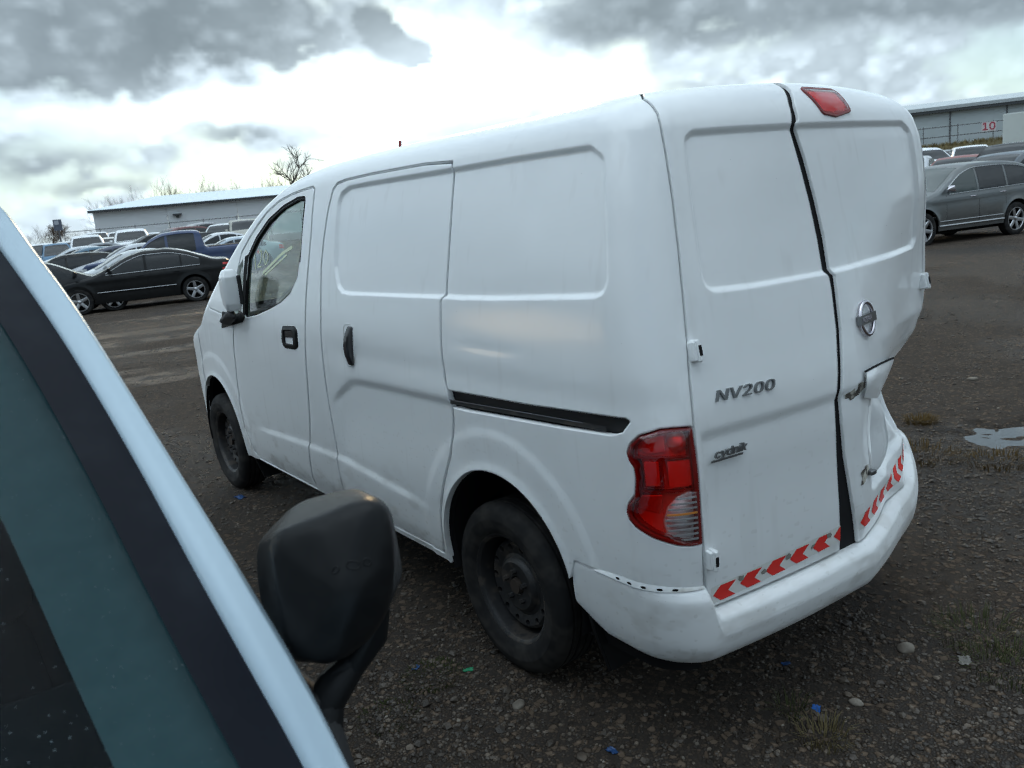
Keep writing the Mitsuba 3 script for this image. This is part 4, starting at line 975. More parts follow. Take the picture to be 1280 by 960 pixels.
# tail lamps
def tail_lamp(f, name='tail_lamp'):
    lk = nxt(V+'__'+name)
    def add(nm, pg, m, bul, base=0.0, lip=.012, h=.007):
        pg = pg if f is None else f(pg)
        def fn(s, t):
            d = sdist(pg, s, t); b = bul*(1-np.exp(-np.maximum(d, 0)/.018))
            return dent(VAN.off(s, t, base+b))
        obj(nm, panel(pg, h, fn, lip, .003, .006), m, lk, smooth=True)
    body = P_lamp.buffer(-.0015)
    wl = rounded([(.950, .828), (.922, .834), (.889, .822), (.865, .796), (.853, .756), (.860, .724), (.879, .703), (.911, .690), (.948, .687)], .004).intersection(body.buffer(-.003))
    flat = lambda d: (lambda s, t: VAN.off(s, t, d+0*s))
    # cavity, dividers and bright cells under the red lens
    obj('housing', panel(body, .010, flat(-.030), 0, 0), 'm_cell', lk)
    obj('rim', panel(body.difference(body.buffer(-.007)), .008, flat(.004), .012, 0), 'm_red_dark', lk)
    div = shapely.union_all([sbox(.70, .920, 1.0, .925).intersection(body), sbox(.70, .828, 1.0, .833).intersection(body), sbox(.803, .842, .860, .920).difference(sbox(.812, .850, .851, .912)), body.difference(body.buffer(-.010))]).difference(wl)
    obj('divider', panel(div, .010, flat(-.012), .018, 0), 'm_red_dark', lk)
    def dome(s0, t0, r, h, m, nm, ns=10):
        a = np.linspace(0, 2*np.pi, 33); k = np.linspace(0, 1, ns)
        A, K_ = np.meshgrid(a, k, indexing='ij')
        obj(nm, grid(VAN.off(s0+r*K_*np.cos(A), t0+r*K_*np.sin(A), -.028+h*(1-K_**2))), m, lk, smooth=True)
    dome(.912, .963, .033, .022, 'm_bowl', 'bulb_bowl')
    obj('upper_reflector', panel(rounded([(.785, .944), (.800, .972), (.872, .985), (.872, .940), (.815, .932)], .004), .006, lambda s, t: VAN.off(s, t, -.024+.35*(s-.80)*.3), .004, .002), 'm_bowl', lk, smooth=True)
    obj('middle_reflector', panel(rounded([(.810, .914), (.850, .914), (.850, .850), (.810, .848)], .003), .006, flat(-.006), .010, .002), 'm_bowl', lk)
    obj('middle_cell', panel(rounded([(.874, .914), (.944, .914), (.944, .842), (.874, .842)], .003), .006, flat(-.016), .010, .002), 'm_cell', lk)
    obj('lower_reflector', panel(rounded([(.770, .815), (.855, .822), (.842, .765), (.775, .775)], .004), .006, lambda s, t: VAN.off(s, t, -.022+.25*(t-.79)), .004, .002), 'm_bowl', lk, smooth=True)
    add('lens', body.difference(wl), 'm_lens_red', .012, .003, 0, .006)
    add('reverse_lens', wl, 'm_lens_clear', .012, .003, .004)
    dome(.906, .757, .048, .012, 'm_bowl', 'reverse_bowl')
    for k in range(9):
        t0 = .697+.0145*k; st_ = wl.buffer(-.005).intersection(sbox(.7, t0, 1.0, t0+.0045))
        if st_.area > 1e-5: obj('lens_rib', panel(st_, .006, flat(.004), .004, 0), 'm_amber' if k == 5 else 'm_lens', lk)
tail_lamp(None)

# slider rail, handles, hinges
rk = obj('rail_channel', panel(rail.buffer(-.001), .012, vfn_off(-.026), 0, 0), 'm_black', V)
def strip_on(s0, s1, tf, w, d, n=40, fn=None):
    s = np.linspace(s0, s1, n); t = tf(s)
    f = fn or vpt
    return cat([grid(np.stack([f(s, t+w/2, d-.004), f(s, t+w/2, d), f(s, t-w/2, d), f(s, t-w/2, d-.004)], 1))])
tr_ = lambda k: (lambda s: np.interp(s, [-.1, .36, .76], [.967, .9855, 1.000])+k)
obj('guide_rail', strip_on(-.10, .69, tr_(-.012), .014, -.008), 'm_steel', V)
obj('rail_lip', strip_on(-.10, .60, tr_(-.004), .003, -.004), 'm_chrome', V)
hs = rounded([(-.895, 1.165), (-.880, 1.182), (-.83, 1.186), (-.800, 1.149), (-.803, 1.04), (-.825, 1.010), (-.87, 1.003), (-.895, 1.035)], .012)
obj('handle_recess', panel(hs, .010, lambda s, t: VAN.off(s, t, .0015-.004*sm(0, .02, sdist(hs, s, t))), .004, .003), 'm_white_dirty', sd, smooth=True)
def grip(s0, t0, s1, t1, w, d, tk):
    pts, rad = [], []
    for a in np.linspace(0, 1, 5):
        s, t = s0+(s1-s0)*a, t0+(t1-t0)*a
        pts += [VAN.off(s-w/2, t, d+tk*(1-(2*a-1)**2)), VAN.off(s+w/2, t, d+tk*(1-(2*a-1)**2))]
    return hull(np.array(pts), .009, 10)
obj('handle', grip(-.826, 1.165, -.832, 1.022, .022, .004, .016), 'm_gloss_black', sd, smooth=40)
fh = rounded([(-1.567, 1.132), (-1.415, 1.140), (-1.385, 1.120), (-1.388, 1.044), (-1.43, 1.028), (-1.56, 1.026), (-1.585, 1.058)], .02)
fi = rounded([(-1.545, 1.112), (-1.435, 1.117), (-1.425, 1.097), (-1.430, 1.052), (-1.541, 1.050)], .008)
obj('handle_bezel', panel(fh.difference(fi), .008, lambda s, t: VAN.off(s, t, .002+.007*sm(0, .012, sdist(fh, s, t))), .01, .003), 'm_plastic', fd, smooth=True)
obj('handle_pocket', panel(fi.buffer(.004), .01, lambda s, t: VAN.off(s, t, -.02+0*s), 0, 0), 'm_dark_hole', fd)
obj('handle_paddle', panel(rounded([(-1.545, 1.112), (-1.435, 1.117), (-1.43, 1.085), (-1.545, 1.08)], .006), .01, lambda s, t: VAN.off(s, t, .004+0*s), .012, .003), 'm_gloss_black', fd, smooth=True)
def hinge(s, t, parent):
    X = vpt(s, t); n = VAN.nrm(np.array(s), np.array(t)); u = np.cross([0, 0, 1.0], n); u /= np.linalg.norm(u); R = np.stack([u, n, np.cross(u, n)], 1)
    k = obj('hinge', cat([rbox(X+n*.006, (.030, .028, .052), .004, 8, R), rbox(X+n*.012, (.012, .034, .060), .005, 8, R)]), 'm_white', parent, smooth=30)
    obj('hinge_slot', rbox(X+n*.0285+u*.001, (.010, .004, .028), .0018, 6, R), 'm_seal', parent)
hinge(.987, 1.186, rd); hinge(.978, .630, rd); hinge(2*SR-.985, 1.186, rd2)

# door glass, seals and the corner sail
fw = nxt(fd+'__window')
gl = lambda pg, d: panel(pg, .05, lambda s, t: VAN.off(s, t, d+0*s), 0, 0)
scene[fw] = mikit.ply(gl(win.buffer(.004), -.012), 'm_window', smooth=True)
obj('quarter_glass', gl(quarter.buffer(.004), -.010), 'm_window', V, smooth=True)
obj('window_seal', cat([panel(win.buffer(.007).difference(win.buffer(-.006)), .01, lambda s, t: VAN.off(s, t, -.003+0*s), .012, 0),
    panel(rounded([(-2.055, 1.47), (-2.070, 1.34), (-2.088, 1.155), (-2.125, 1.155), (-2.115, 1.36), (-2.105, 1.46)], .003), .01, lambda s, t: VAN.off(s, t, .001+0*s), .012, 0),
    panel(win.buffer(.012).difference(win.buffer(.001)).intersection(sbox(-2.2, 1.43, -1.36, 1.8)), .01, lambda s, t: VAN.off(s, t, .001+0*s), .006, 0)]), 'm_seal', fd)
sail = rounded([(-2.495, 1.064), (-2.13, 1.118), (-2.09, 1.150), (-2.14, 1.172), (-2.262, 1.152), (-2.46, 1.160)], .006)
obj('sail_panel', panel(sail, .02, lambda s, t: VAN.off(s, t, .004+0*s), .008, .003), 'm_plastic', fd, smooth=True)
scene[nxt(fd2+'__window')] = mikit.ply(gl(mirp(win).buffer(.004), -.012), 'm_window', smooth=True)
obj('quarter_glass', gl(mirp(quarter).buffer(.004), -.010), 'm_window', V, smooth=True)
# faded marker scribble on the glass
def stroke(pts, w=.012):
    return panel(LineString(catmull(pts, 6)).buffer(w/2, cap_style='round'), .02, lambda s, t: VAN.off(s, t, -.0105+0*s), 0, 0)
mat('m_marker', prin((.62, .66, .50), .9, .1))
obj('marker_writing', cat([stroke([(-1.99, 1.47), (-1.97, 1.40)], .008), stroke([(-1.93, 1.475), (-1.90, 1.49), (-1.90, 1.44), (-1.94, 1.41), (-1.89, 1.41)], .008), stroke([(-1.84, 1.49), (-1.80, 1.46), (-1.83, 1.42), (-1.86, 1.46), (-1.84, 1.49)], .008),
    stroke([(-1.86, 1.38), (-1.75, 1.42), (-1.62, 1.47), (-1.50, 1.50)], .016), stroke([(-1.83, 1.37), (-1.70, 1.415), (-1.56, 1.465)], .010)]), 'm_marker', fd)
# cab: seats, wheel, dash, bulkhead
def seat(y):
    k = nxt(V+'__seat')
    scene[k+'__cushion'] = mikit.ply(rbox((1.85, y, .72), (.50, .48, .14), .05), 'm_interior', smooth=40)
    scene[k+'__backrest'] = mikit.ply(hull(np.array([(1.62, y-.2, .78), (1.62, y+.2, .78), (1.48, y-.17, 1.27), (1.48, y+.17, 1.27)]), .05), 'm_interior', smooth=40)
    scene[k+'__headrest'] = mikit.ply(rbox((1.45, y, 1.42), (.10, .25, .16), .045), 'm_interior', smooth=40)
seat(.40); seat(-.40)
obj('dashboard', hull(np.array([(2.55, -.7, 1.0), (2.55, .7, 1.0), (2.9, -.66, 1.02), (2.9, .66, 1.02), (2.5, -.7, .7), (2.5, .7, .7)]), .05), 'm_interior', V, smooth=40)
an = np.linspace(0, 2*np.pi, 33)
sw = np.stack([.19*np.sin(an)*0-.08*np.cos(an)*1.0, .19*np.sin(an), .17*np.cos(an)], 1)+[2.34, .40, 1.10]
obj('steering_wheel', cat([tube(sw, .016, 8, False), hull(np.array([(2.36, .36, 1.09), (2.36, .44, 1.09), (2.36, .40, 1.14)]), .05), tube([(2.36, .40, 1.1), (2.34, .22, 1.12)], .014), tube([(2.36, .40, 1.1), (2.34, .58, 1.12)], .014)]), 'm_black', V, smooth=40)
obj('bulkhead', cat([boxm((1.22, 0, .80), (.02, 1.5, .9)), boxm((1.22, 0, 1.46), (.02, 1.24, .42))]), 'm_interior_light', V)
obj('headliner', deckmesh(-1.80, -1.20, 10, -1, 1, 10, -.03), 'm_interior_light', V)
obj('door_card', panel(mirp(P_front_door.buffer(-.03).difference(win.buffer(.02)).intersection(sbox(-3, .3, -1.2, 1.5))), .1, lambda s, t: VAN.off(s, t, -.05+0*s), 0, 0), 'm_interior', V)
# door mirrors
def door_mirror(sg):
    k = nxt(V+'__door_mirror')
    c = np.array([2.07, .918, 1.298]); K = np.array([.70, .56, .72])
    sec = []
    zz = [(-.125, .030, .045), (-.09, .055, .062), (0, .066, .068), (.09, .058, .062), (.125, .030, .040)]
    pts, rr = [], []
    for z, dx, dy in zz:
        for a, b in ((-1, -1), (-1, 1), (1, -.7), (1, .7)):
            pts.append(c+np.array([a*dx*.8, b*dy*.85, z])*K); rr.append(.018)
    hm = hull(np.array(pts), np.array(rr), 12)
    gm = rbox(c+[-.040, -.036, .0], (.050, .020, .150), .006, 8)
    bs = hull(np.array([(2.30, .875, 1.105), (2.44, .872, 1.11), (2.06, .92, 1.160), (2.15, .92, 1.160), (2.09, .925, 1.19)]), .014, 8)
    for nm, m, b, s in (('mirror_housing', hm, 'm_white', 40), ('mirror_rim', gm, 'm_black', 30), ('mirror_foot', bs, 'm_black', 40)):
        if sg < 0: m = flipy(m)
        scene[f'{k}__{nm}'] = mikit.ply(m, b, smooth=s)
door_mirror(1); door_mirror(-1)
# roof aerial
obj('aerial', tube([(1.78, 0, 1.83), (1.755, 0, 1.90), (1.735, 0, 1.985)], [.010, .008, .007], 8), 'm_red_dark', V)
# high brake light
l3 = rounded([(1.700, 1.866), (1.925, 1.860), (1.910, 1.790), (1.800, 1.775), (1.728, 1.785)], .012)
obj('high_brake_light', panel(l3.buffer(.006), .012, lambda s, t: dent(VAN.off(s, t, .003-.012*sm(.008, .020, sdist(l3, s, t)))), .01, .003, .01), 'm_cell_dark', rd2, smooth=True)
obj('brake_light_seal', panel(l3.buffer(.007).difference(l3.buffer(-.002)), .010, lambda s, t: dent(VAN.off(s, t, .0055+0*s)), .006, .002, .008), 'm_red_dark', rd2, smooth=True)
obj('brake_light_lens', panel(l3, .010, lambda s, t: dent(VAN.off(s, t, .005+.008*sm(0, .02, sdist(l3, s, t)))), .006, .003, .008), 'm_lens_red2', rd2, smooth=True)
# emblem
def ring_on(cs, ct, rx, ry, r, d):
    a = np.linspace(0, 2*np.pi, 49)
    return tube(vpt(cs+rx*np.cos(a), ct+ry*np.sin(a), d), r, 8, False)
EC = (SR+.035, 1.160)
obj('emblem_ring', ring_on(*EC, .049, .049, .0062, .010), 'm_chrome', rd2, smooth=True)
obj('emblem_bar', panel(rounded([(EC[0]-.060, EC[1]-.014), (EC[0]+.060, EC[1]-.014), (EC[0]+.060, EC[1]+.014), (EC[0]-.060, EC[1]+.014)], .002), .01, lambda s, t: vpt(s, t, .017), .014, .002), 'm_badge', rd2, smooth=30)
def lettering(text, s0, t0, height, d, m, parent, name, slant=.0, width=1.0, depth=.006, rise=0.0, bold=True):
    me = meshkit.text_mesh(text, height, depth, bold=bold)
    v = np.array(me.vertices); X = (v[:, 0]+v[:, 1]*slant)*width
    P = VAN.off(s0+X, t0+v[:, 1]+X*rise, d+v[:, 2])
    return obj(name, tm(dent(P), me.faces), m, parent)
lettering('NISSAN', EC[0]-.050, EC[1]-.007, .014, .0172, 'm_chrome', rd2, 'emblem_lettering', width=.90, depth=.002)
lettering('NV200', 1.032, 1.048, .028, .001, 'm_badge', rd, 'model_badge', slant=.25, width=1.72, depth=.007, rise=-.03, bold=False)
lettering('cydnik', 1.006, .903, .020, .001, 'm_badge', rd, 'dealer_badge', slant=.35, width=1.32, depth=.006)
obj('dealer_badge_line', panel(rounded([(.996, .893), (1.108, .893), (1.109, .898), (.997, .898)], .001), .01, lambda s, t: vpt(s, t, .005), .004, 0), 'm_badge', rd)
# chevron tape
def tape(parent, s0, s1, tb0, tb1, w, chev, first, d=.0012):
    pg = Polygon([(s0, tb0), (s1, tb1), (s1, tb1+w), (s0, tb0+w)])
    obj('tape', panel(pg, .015, vfn_off(d), 0, 0), 'm_tape_white', parent, smooth=True)
    s = first
    while s < s1-.02:
        b = lambda x: tb0+(tb1-tb0)*(x-s0)/(s1-s0)
        c = Polygon([(s+.030, b(s)+.002), (s+.086, b(s)+.002), (s+.056, b(s)+w/2), (s+.086, b(s)+w-.002), (s+.030, b(s)+w-.002), (s, b(s)+w/2)]).intersection(pg.buffer(-.001))
        if c.area > 2e-4: obj('chevron', panel(c, .012, vfn_off(d+.0012), 0, 0), 'm_tape_red', parent, smooth=True)
        s += chev
tape(rd, .978, 1.520, .492, .517, .050, .1005, .984)
tape(rd2, 1.620, 2*SR-.985, .518, .518, .052, .098, 1.622)
mat('m_tape_wear', prin((.20, .19, .17), .7, .2))
for k, (s, t) in enumerate([(1.085, .536), (1.175, .527), (1.28, .545), (1.385, .540), (1.465, .552)]):
    a = np.linspace(0, 2*np.pi, 6)[:-1]+rng.random(); r = .009*(.35+1.1*rng.random(5))
    obj('tape_scuff', panel(Polygon(np.stack([s+1.4*r*np.cos(a), t+r*np.sin(a)], 1)).buffer(0), .01, vfn_off(.0032), 0, 0), 'm_tape_wear', rd, smooth=True)
# struck parts of the right door: garnish end bent out, scraped fold, latch stain
GP = np.array([[[-0.959, 0.044, 1.011], [-0.93, -0.081, 1.007], [-0.863, -0.278, 0.984], [-0.739, -0.471, 0.928]], [[-0.963, 0.059, 0.98], [-0.942, -0.033, 0.974], [-0.88, -0.199, 0.945], [-0.756, -0.39, 0.885]], [[-0.955, 0.051, 0.936], [-0.939, -0.008, 0.919], [-0.888, -0.135, 0.885], [-0.777, -0.313, 0.832]]])
GQ = np.array([catmull(r, 8) for r in GP]); GQ = np.array([catmull(GQ[:, j], 8) for j in range(GQ.shape[1])]).transpose(1, 0, 2)
gn = np.array([-.80, .30, .1])*.010*np.sin(np.linspace(0, np.pi, len(GQ)))[:, None, None]
obj('plate_garnish', cat([grid(GQ+gn, True), grid(GQ+gn+[.006, -.003, 0])]), 'm_white', rd2, smooth=True)
obj('garnish_gap', tube(GQ[0]+np.array([.004, 0, .004]), .0035, 6), 'm_seal', rd2, smooth=True)
# torn flap of the plate recess
fs_ = np.linspace(0, 1, 14)
flap = np.stack([vpt(1.772+.004*fs_, .885-.235*fs_, -.006), vpt(1.800+.02*np.sin(fs_*np.pi), .885-.235*fs_, .030*np.sin(fs_*np.pi)**.7), vpt(1.835+.030*np.sin(fs_*np.pi)-.03*fs_, .885-.235*fs_, .046*np.sin(fs_*np.pi)**.8), vpt(1.862-.06*fs_**2, .875-.225*fs_, .012*(1-fs_))], 1)
obj('torn_flap', grid(flap), 'm_white', rd2, smooth=True)
def blob(s, t, rs, rt, n=14, seed=0):
    g = np.random.default_rng(seed); a = np.linspace(0, 2*np.pi, n+1)[:-1]; r = .55+.6*g.random(n)
    return Polygon(np.stack([s+rs*r*np.cos(a), t+rt*r*np.sin(a)], 1)).buffer(0)
obj('scraped_fold', panel(shapely.union_all([blob(1.60, .955, .04, .016, seed=1), blob(1.655, .968, .05, .02, seed=2), blob(1.70, .985, .045, .022, seed=3)]), .008, vfn_off(.0015), 0, 0), 'm_scraped', rd2, smooth=True)
obj('latch_stain', panel(blob(1.665, .690, .05, .030, seed=5), .008, vfn_off(.0015), 0, 0), 'm_scraped', rd2, smooth=True)
obj('latch', rbox(vpt(1.715, .680, .004), (.02, .03, .016), .004, 8), 'm_badge', rd2, smooth=30)

# ------------------------------------------------------------------ the near vehicle whose windscreen pillar and mirror reach into the view
NV_ = thing('near_vehicle', 'silver blue vehicle close to the camera with a black windscreen border and bare black mirror', 'van')
YC = 2.83
mat('m_silver_blue', two({'type': 'principled', 'base_color': rgb(.31, .40, .46), 'roughness': .30, 'metallic': .25, 'specular': .5, 'clearcoat': 1.0, 'clearcoat_gloss': .9}))
def frit(p, n, uv): return mix((.0025, .004, .009), (.007, .0095, .015), smoothstep(.45, .75, fbm(p.x*12, p.y*12, p.z*12, 4)))
mat('m_frit', prin(proc(frit), .55, .18))
mat('m_trim_cloth', prin(proc(lambda p, n, uv: mix((.042, .076, .086), (.060, .098, .108), fbm(p.x*45, p.y*45, p.z*45, 3))), .9, .1))
mat('m_cabin', prin((.0035, .0075, .010), .9, .1))
mat('m_near_glass', {'type': 'thindielectric', 'int_ior': 1.15, 'specular_transmittance': rgb(.66, .77, .77)})
OUT = catmull([(-1.64, 1.985, .79), (-1.461, 1.998, .960), (-1.373, 2.006, 1.045), (-1.273, 2.022, 1.138), (-1.082, 2.055, 1.306), (-.870, 2.094, 1.495), (-.751, 2.123, 1.597), (-.667, 2.145, 1.667), (-.50, 2.185, 1.735)], 8)
INN = catmull([(-1.62, 2.030, .81), (-1.439, 2.050, .975), (-1.344, 2.064, 1.061), (-1.238, 2.080, 1.157), (-1.063, 2.105, 1.316), (-.897, 2.135, 1.463), (-.732, 2.173, 1.602), (-.633, 2.201, 1.684), (-.47, 2.24, 1.750)], 8)
def glassp(P, w): return P+np.stack([-.45*w+.28*w*w, w, .015*w], -1)
def strip(P, ws, inw=0.0):
    """a sheet beside the pillar edge P, at distances ws across the windscreen, set inw behind its face"""
    ws = np.asarray(ws, float); iw = np.broadcast_to(inw, ws.shape)
    X = P[:, None]+np.stack([-.45*ws+.28*ws*ws, ws, .015*ws], -1)[None]
    return X+np.stack([.62*iw, .05*iw, -.78*iw], -1)[None]
def mirY(m): return tm(np.asarray(m.vertices)*[1, -1, 1]+[0, 2*YC, 0], m.faces[:, ::-1])
# pillar: a rounded section between its two edges, turning in to the glass and back to the door seal
D_ = (OUT-INN)/np.linalg.norm(OUT-INN, axis=1, keepdims=True); Tn = np.gradient(INN, axis=0); Tn /= np.linalg.norm(Tn, axis=1, keepdims=True)
N_ = np.cross(Tn, D_); N_ /= np.linalg.norm(N_, axis=1, keepdims=True); N_ = np.where((N_@np.array([-1, 0, 1.0]))[:, None] > 0, N_, -N_)
Wd = np.linalg.norm(OUT-INN, axis=1)[:, None]
sec = [(-.06, -.020), (-.02, -.010), (.0, -.002), (.06, .004), (.25, .009), (.55, .011), (.80, .010), (.86, .0105), (.90, .008), (.96, .003), (1.0, -.006), (1.02, -.018), (1.0, -.05)]
pil = grid(np.stack([INN+D_*Wd*a+N_*b for a, b in sec], 1))
obj('windscreen_pillar', pil, 'm_silver_blue', NV_, smooth=True)
obj('windscreen_pillar', mirY(pil), 'm_silver_blue', NV_, smooth=True)
half = np.linspace(0, 1, 24)
Wfull = 2*(YC-INN[:, 1])
def screen(inw=0.0):
    u = np.concatenate([half**1.3*.5, 1-(half[::-1][1:])**1.3*.5]); rows = []
    for i in range(len(INN)):
        w = u*Wfull[i]; ww = np.minimum(w, Wfull[i]-w)
        rows.append(np.stack([INN[i, 0]-.45*ww+.28*ww*ww, INN[i, 1]+w, INN[i, 2]+.015*ww], -1))
    return np.array(rows)+np.array([.62, 0, -.78])*inw
wsk = obj('windscreen', grid(screen()), 'm_near_glass', NV_, smooth=True)
band = strip(INN, np.linspace(-.012, .063, 6), -.003)
obj('glass_border', grid(band), 'm_frit', wsk, smooth=True)
obj('glass_border', mirY(grid(band)), 'm_frit', wsk, smooth=True)
tr = strip(INN, np.linspace(.048, .165, 9), np.linspace(.014, .055, 9)+.008*np.sin(np.linspace(0, np.pi, 9)))
obj('pillar_trim', grid(tr), 'm_trim_cloth', NV_, smooth=True)
obj('pillar_trim', mirY(grid(tr)), 'm_trim_cloth', NV_, smooth=True)
def side_sheet(x0, x1, z0, z1, y0, y1, n=14, clip=True):
    X, Z = np.meshgrid(np.linspace(0, 1, n), np.linspace(z0, z1, 8), indexing='ij')
    xa = np.maximum(x0, np.interp(Z, OUT[:, 2], OUT[:, 0])+.05) if clip else x0
    X = xa+(x1-xa)*X
    f = (Z-z0)/(z1-z0); Y = y0+(y1-y0)*f-.02*np.sin(np.pi*f)
    return grid(np.stack([X, Y, Z], -1))
# cabin behind the glass: dashboard, seats, dark lining
obj('dashboard', hull(np.array([(-1.50, 2.25, .86), (-1.50, 3.41, .86), (-1.0, 2.12, .93), (-1.0, 3.54, .93), (-.80, 2.12, .78), (-.80, 3.54, .78)]), .04), 'm_cabin', NV_, smooth=40)
for y in (2.45, 3.2):
    s_ = nxt(NV_+'__seat')
    scene[s_+'__backrest'] = mikit.ply(hull(np.array([(.05, y-.2, .75), (.05, y+.2, .75), (.22, y-.18, 1.28), (.22, y+.18, 1.28)]), .06), 'm_cabin', smooth=40)
    scene[s_+'__headrest'] = mikit.ply(rbox((.27, y, 1.46), (.10, .27, .18), .045), 'm_cabin', smooth=40)
    scene[s_+'__cushion'] = mikit.ply(rbox((-.15, y, .62), (.5, .48, .14), .05), 'm_cabin', smooth=40)
inn_ = side_sheet(-1.30, 2.1, .50, 1.72, 2.05, 2.22)
obj('cabin_lining', cat([inn_, mirY(inn_), boxm((-1.55, YC, .70), (.05, 1.5, .4)), boxm((.4, YC, .63), (3.6, 1.5, .03)), boxm((2.0, YC, 1.1), (.05, 1.4, 1.2)), boxm((.75, YC, 1.70), (2.4, 1.10, .03))]), 'm_cabin', NV_)
# outer body
roofx = np.linspace(-.50, 2.15, 24); q = np.linspace(-1, 1, 20)
RX, RQ = np.meshgrid(roofx, q, indexing='ij')
hw = YC-2.185; 
RZ = 1.735+.06*sm(-.5, .4, RX)-.05*sm(1.4, 2.15, RX)+.035*(1-RQ**2)-.10*(np.abs(RQ) > .97)*0
obj('roof', grid(np.stack([RX, YC-RQ*hw, RZ], -1)), 'm_silver_blue', NV_, smooth=True)
rails = tube(np.vstack([[(-.48, 2.20, 1.73)], [(.2, 2.19, 1.775), (1.2, 2.19, 1.785), (2.15, 2.2, 1.73)]]), .03, 8)
lower = rbox((-.05, YC, .66), (5.0, 1.70, .62), .16, 16)
wells = [rbox((x, YC, .34), (.76, 2.2, .78), .30, 16) for x in (-1.75, 1.35)]
lw = mman(lower)
for w_ in wells+[boxm((.40, YC, 1.1), (3.5, 1.44, 1.0))]: lw = lw-mman(w_)
obj('body_side', cat([unman(lw), rails, mirY(rails)]), 'm_silver_blue', NV_, smooth=40)
hx = np.linspace(-2.56, -1.50, 12); HX, HQ = np.meshgrid(hx, np.linspace(-1, 1, 16), indexing='ij')
obj('bonnet', grid(np.stack([HX, YC-HQ*.80, .965-.10*sm(-1.9, -2.56, HX)-.012*np.abs(HQ)**3*8*.3+.02*(1-HQ**2)-.08*sm(-2.3, -2.56, HX)], -1)), 'm_silver_blue', NV_, smooth=True)
for f_ in ((lambda m: m), mirY):
    dr_ = nxt(NV_+'__front_door')
    scene[dr_+'__door_skin'] = mikit.ply(f_(side_sheet(-1.25, -.10, .40, .985, 1.985, 2.000)), 'm_silver_blue', smooth=True)
    scene[dr_+'__window'] = mikit.ply(f_(side_sheet(-1.05, -.10, .99, 1.70, 2.015, 2.19)), 'm_tint', smooth=True)
    obj('side_window', f_(side_sheet(-.04, 1.95, .99, 1.72, 2.015, 2.19)), 'm_tint', NV_, smooth=True)
    obj('rear_door', f_(side_sheet(-.04, 2.2, .40, .985, 1.985, 2.000)), 'm_silver_blue', NV_, smooth=True)
obj('tail', cat([side_sheet(0, 1, 0, 1, 0, 0)]) if False else grid(np.array([[(2.40, YC-.80, .9), (2.18, YC-.64, 1.72)], [(2.42, YC, .9), (2.2, YC, 1.75)], [(2.40, YC+.80, .9), (2.18, YC+.64, 1.72)]])), 'm_tint', NV_)
for x in (-1.75, 1.35):
    for y, fl in ((YC-.78, True), (YC+.78, False)):
        w_ = nxt(NV_+'__wheel')
        ty_, ri_, bk2 = spoke_wheel(.33)
        for nm, m, b in (('tyre', ty_, 'm_rubber'), ('rim', ri_, 'm_alloy'), ('brake_disc', bk2, 'm_dark_hole')):
            scene[f'{w_}__{nm}'] = mikit.ply(place(flipy(m) if fl else m, x, y, .33), b, smooth=40)
# the mirror: ribbed black plastic shell on an arm
mk_ = nxt(NV_+'__door_mirror')
ms = [(-1.281, 1.963, 1.176, .026), (-1.362, 1.886, 1.210, .030), (-1.378, 1.888, 1.165, .026), (-1.380, 1.897, 1.118, .022), (-1.345, 1.952, 1.053, .022), (-1.325, 1.972, 1.060, .022), (-1.300, 1.972, 1.110, .024), (-1.167, 1.949, 1.135, .022), (-1.182, 1.962, 1.085, .020), (-1.215, 1.968, 1.040, .020), (-1.260, 1.965, 1.020, .016), (-1.189, 1.902, 1.172, .026), (-1.226, 1.847, 1.180, .028), (-1.265, 1.832, 1.168, .026), (-1.300, 1.838, 1.100, .02), (-1.372, 1.922, 1.135, .034), (-1.33, 1.92, 1.19, .034), (-1.368, 1.905, 1.085, .020), (-1.350, 1.925, 1.058, .020), (-1.199, 1.962, 1.060, .020), (-1.246, 1.962, 1.035, .018)]
hm = mman(hull(np.array([m[:3] for m in ms]), np.array([m[3] for m in ms]), 24)).refine_to_length(.010)
hm = unman(hm); c0_ = hm.vertices.mean(0); trimesh.smoothing.filter_laplacian(hm, lamb=.5, iterations=6); hm.vertices = c0_+(hm.vertices-c0_)*1.02+[-.003, -.004, .004]
scene[mk_+'__mirror_shell'] = mikit.ply(hm, 'm_plastic', smooth=True)
arm = [(-1.362, 1.880, 1.085, .008), (-1.350, 1.890, 1.045, .014), (-1.336, 1.925, 1.010, .018), (-1.322, 1.955, .990, .020), (-1.328, 1.972, .965, .026), (-1.343, 1.988, .930, .030)]
scene[mk_+'__mirror_arm'] = mikit.ply(cat([hull(np.array([a[:3] for a in arm[i:i+3]]), np.array([a[3] for a in arm[i:i+3]]), 14) for i in range(4)]), 'm_plastic', smooth=40)
scene[mk_+'__mirror_foot'] = mikit.ply(hull(np.array([(-1.328, 1.978, .972), (-1.35, 1.981, .925), (-1.385, 1.980, .895), (-1.36, 2.007, .870), (-1.18, 2.0, 1.0)]), np.array([.02, .025, .018, .03, .015]), 14), 'm_black', smooth=40)
# small raised marking moulded into the shell: two worn rings and a bar
fc, fx, fz = np.array([-1.392, 1.930, 1.176]), np.array([-.40, -.90, .17]), np.array([-.12, .10, .98])
fx /= np.linalg.norm(fx); fz -= fx*(fz@fx); fz /= np.linalg.norm(fz)
near_ = trimesh.proximity.ProximityQuery(hm)
def on_shell(P, d=.0004):
    c, _, t_ = near_.on_surface(P); return c+hm.face_normals[t_]*d
a_ = np.linspace(0, 2*np.pi, 21)
for i, (o, r) in enumerate(((-.016, .0045), (.004, .005), (.017, .0045))):
    P = on_shell(fc+fx*o+np.outer(np.cos(a_)*r, fx)+np.outer(np.sin(a_)*r*1.1, fz))
    scene[mk_+'__moulded_mark'+(f'_{i:03d}' if i else '')] = mikit.ply(tube(P, .0012, 6, False), 'm_plastic', smooth=True)

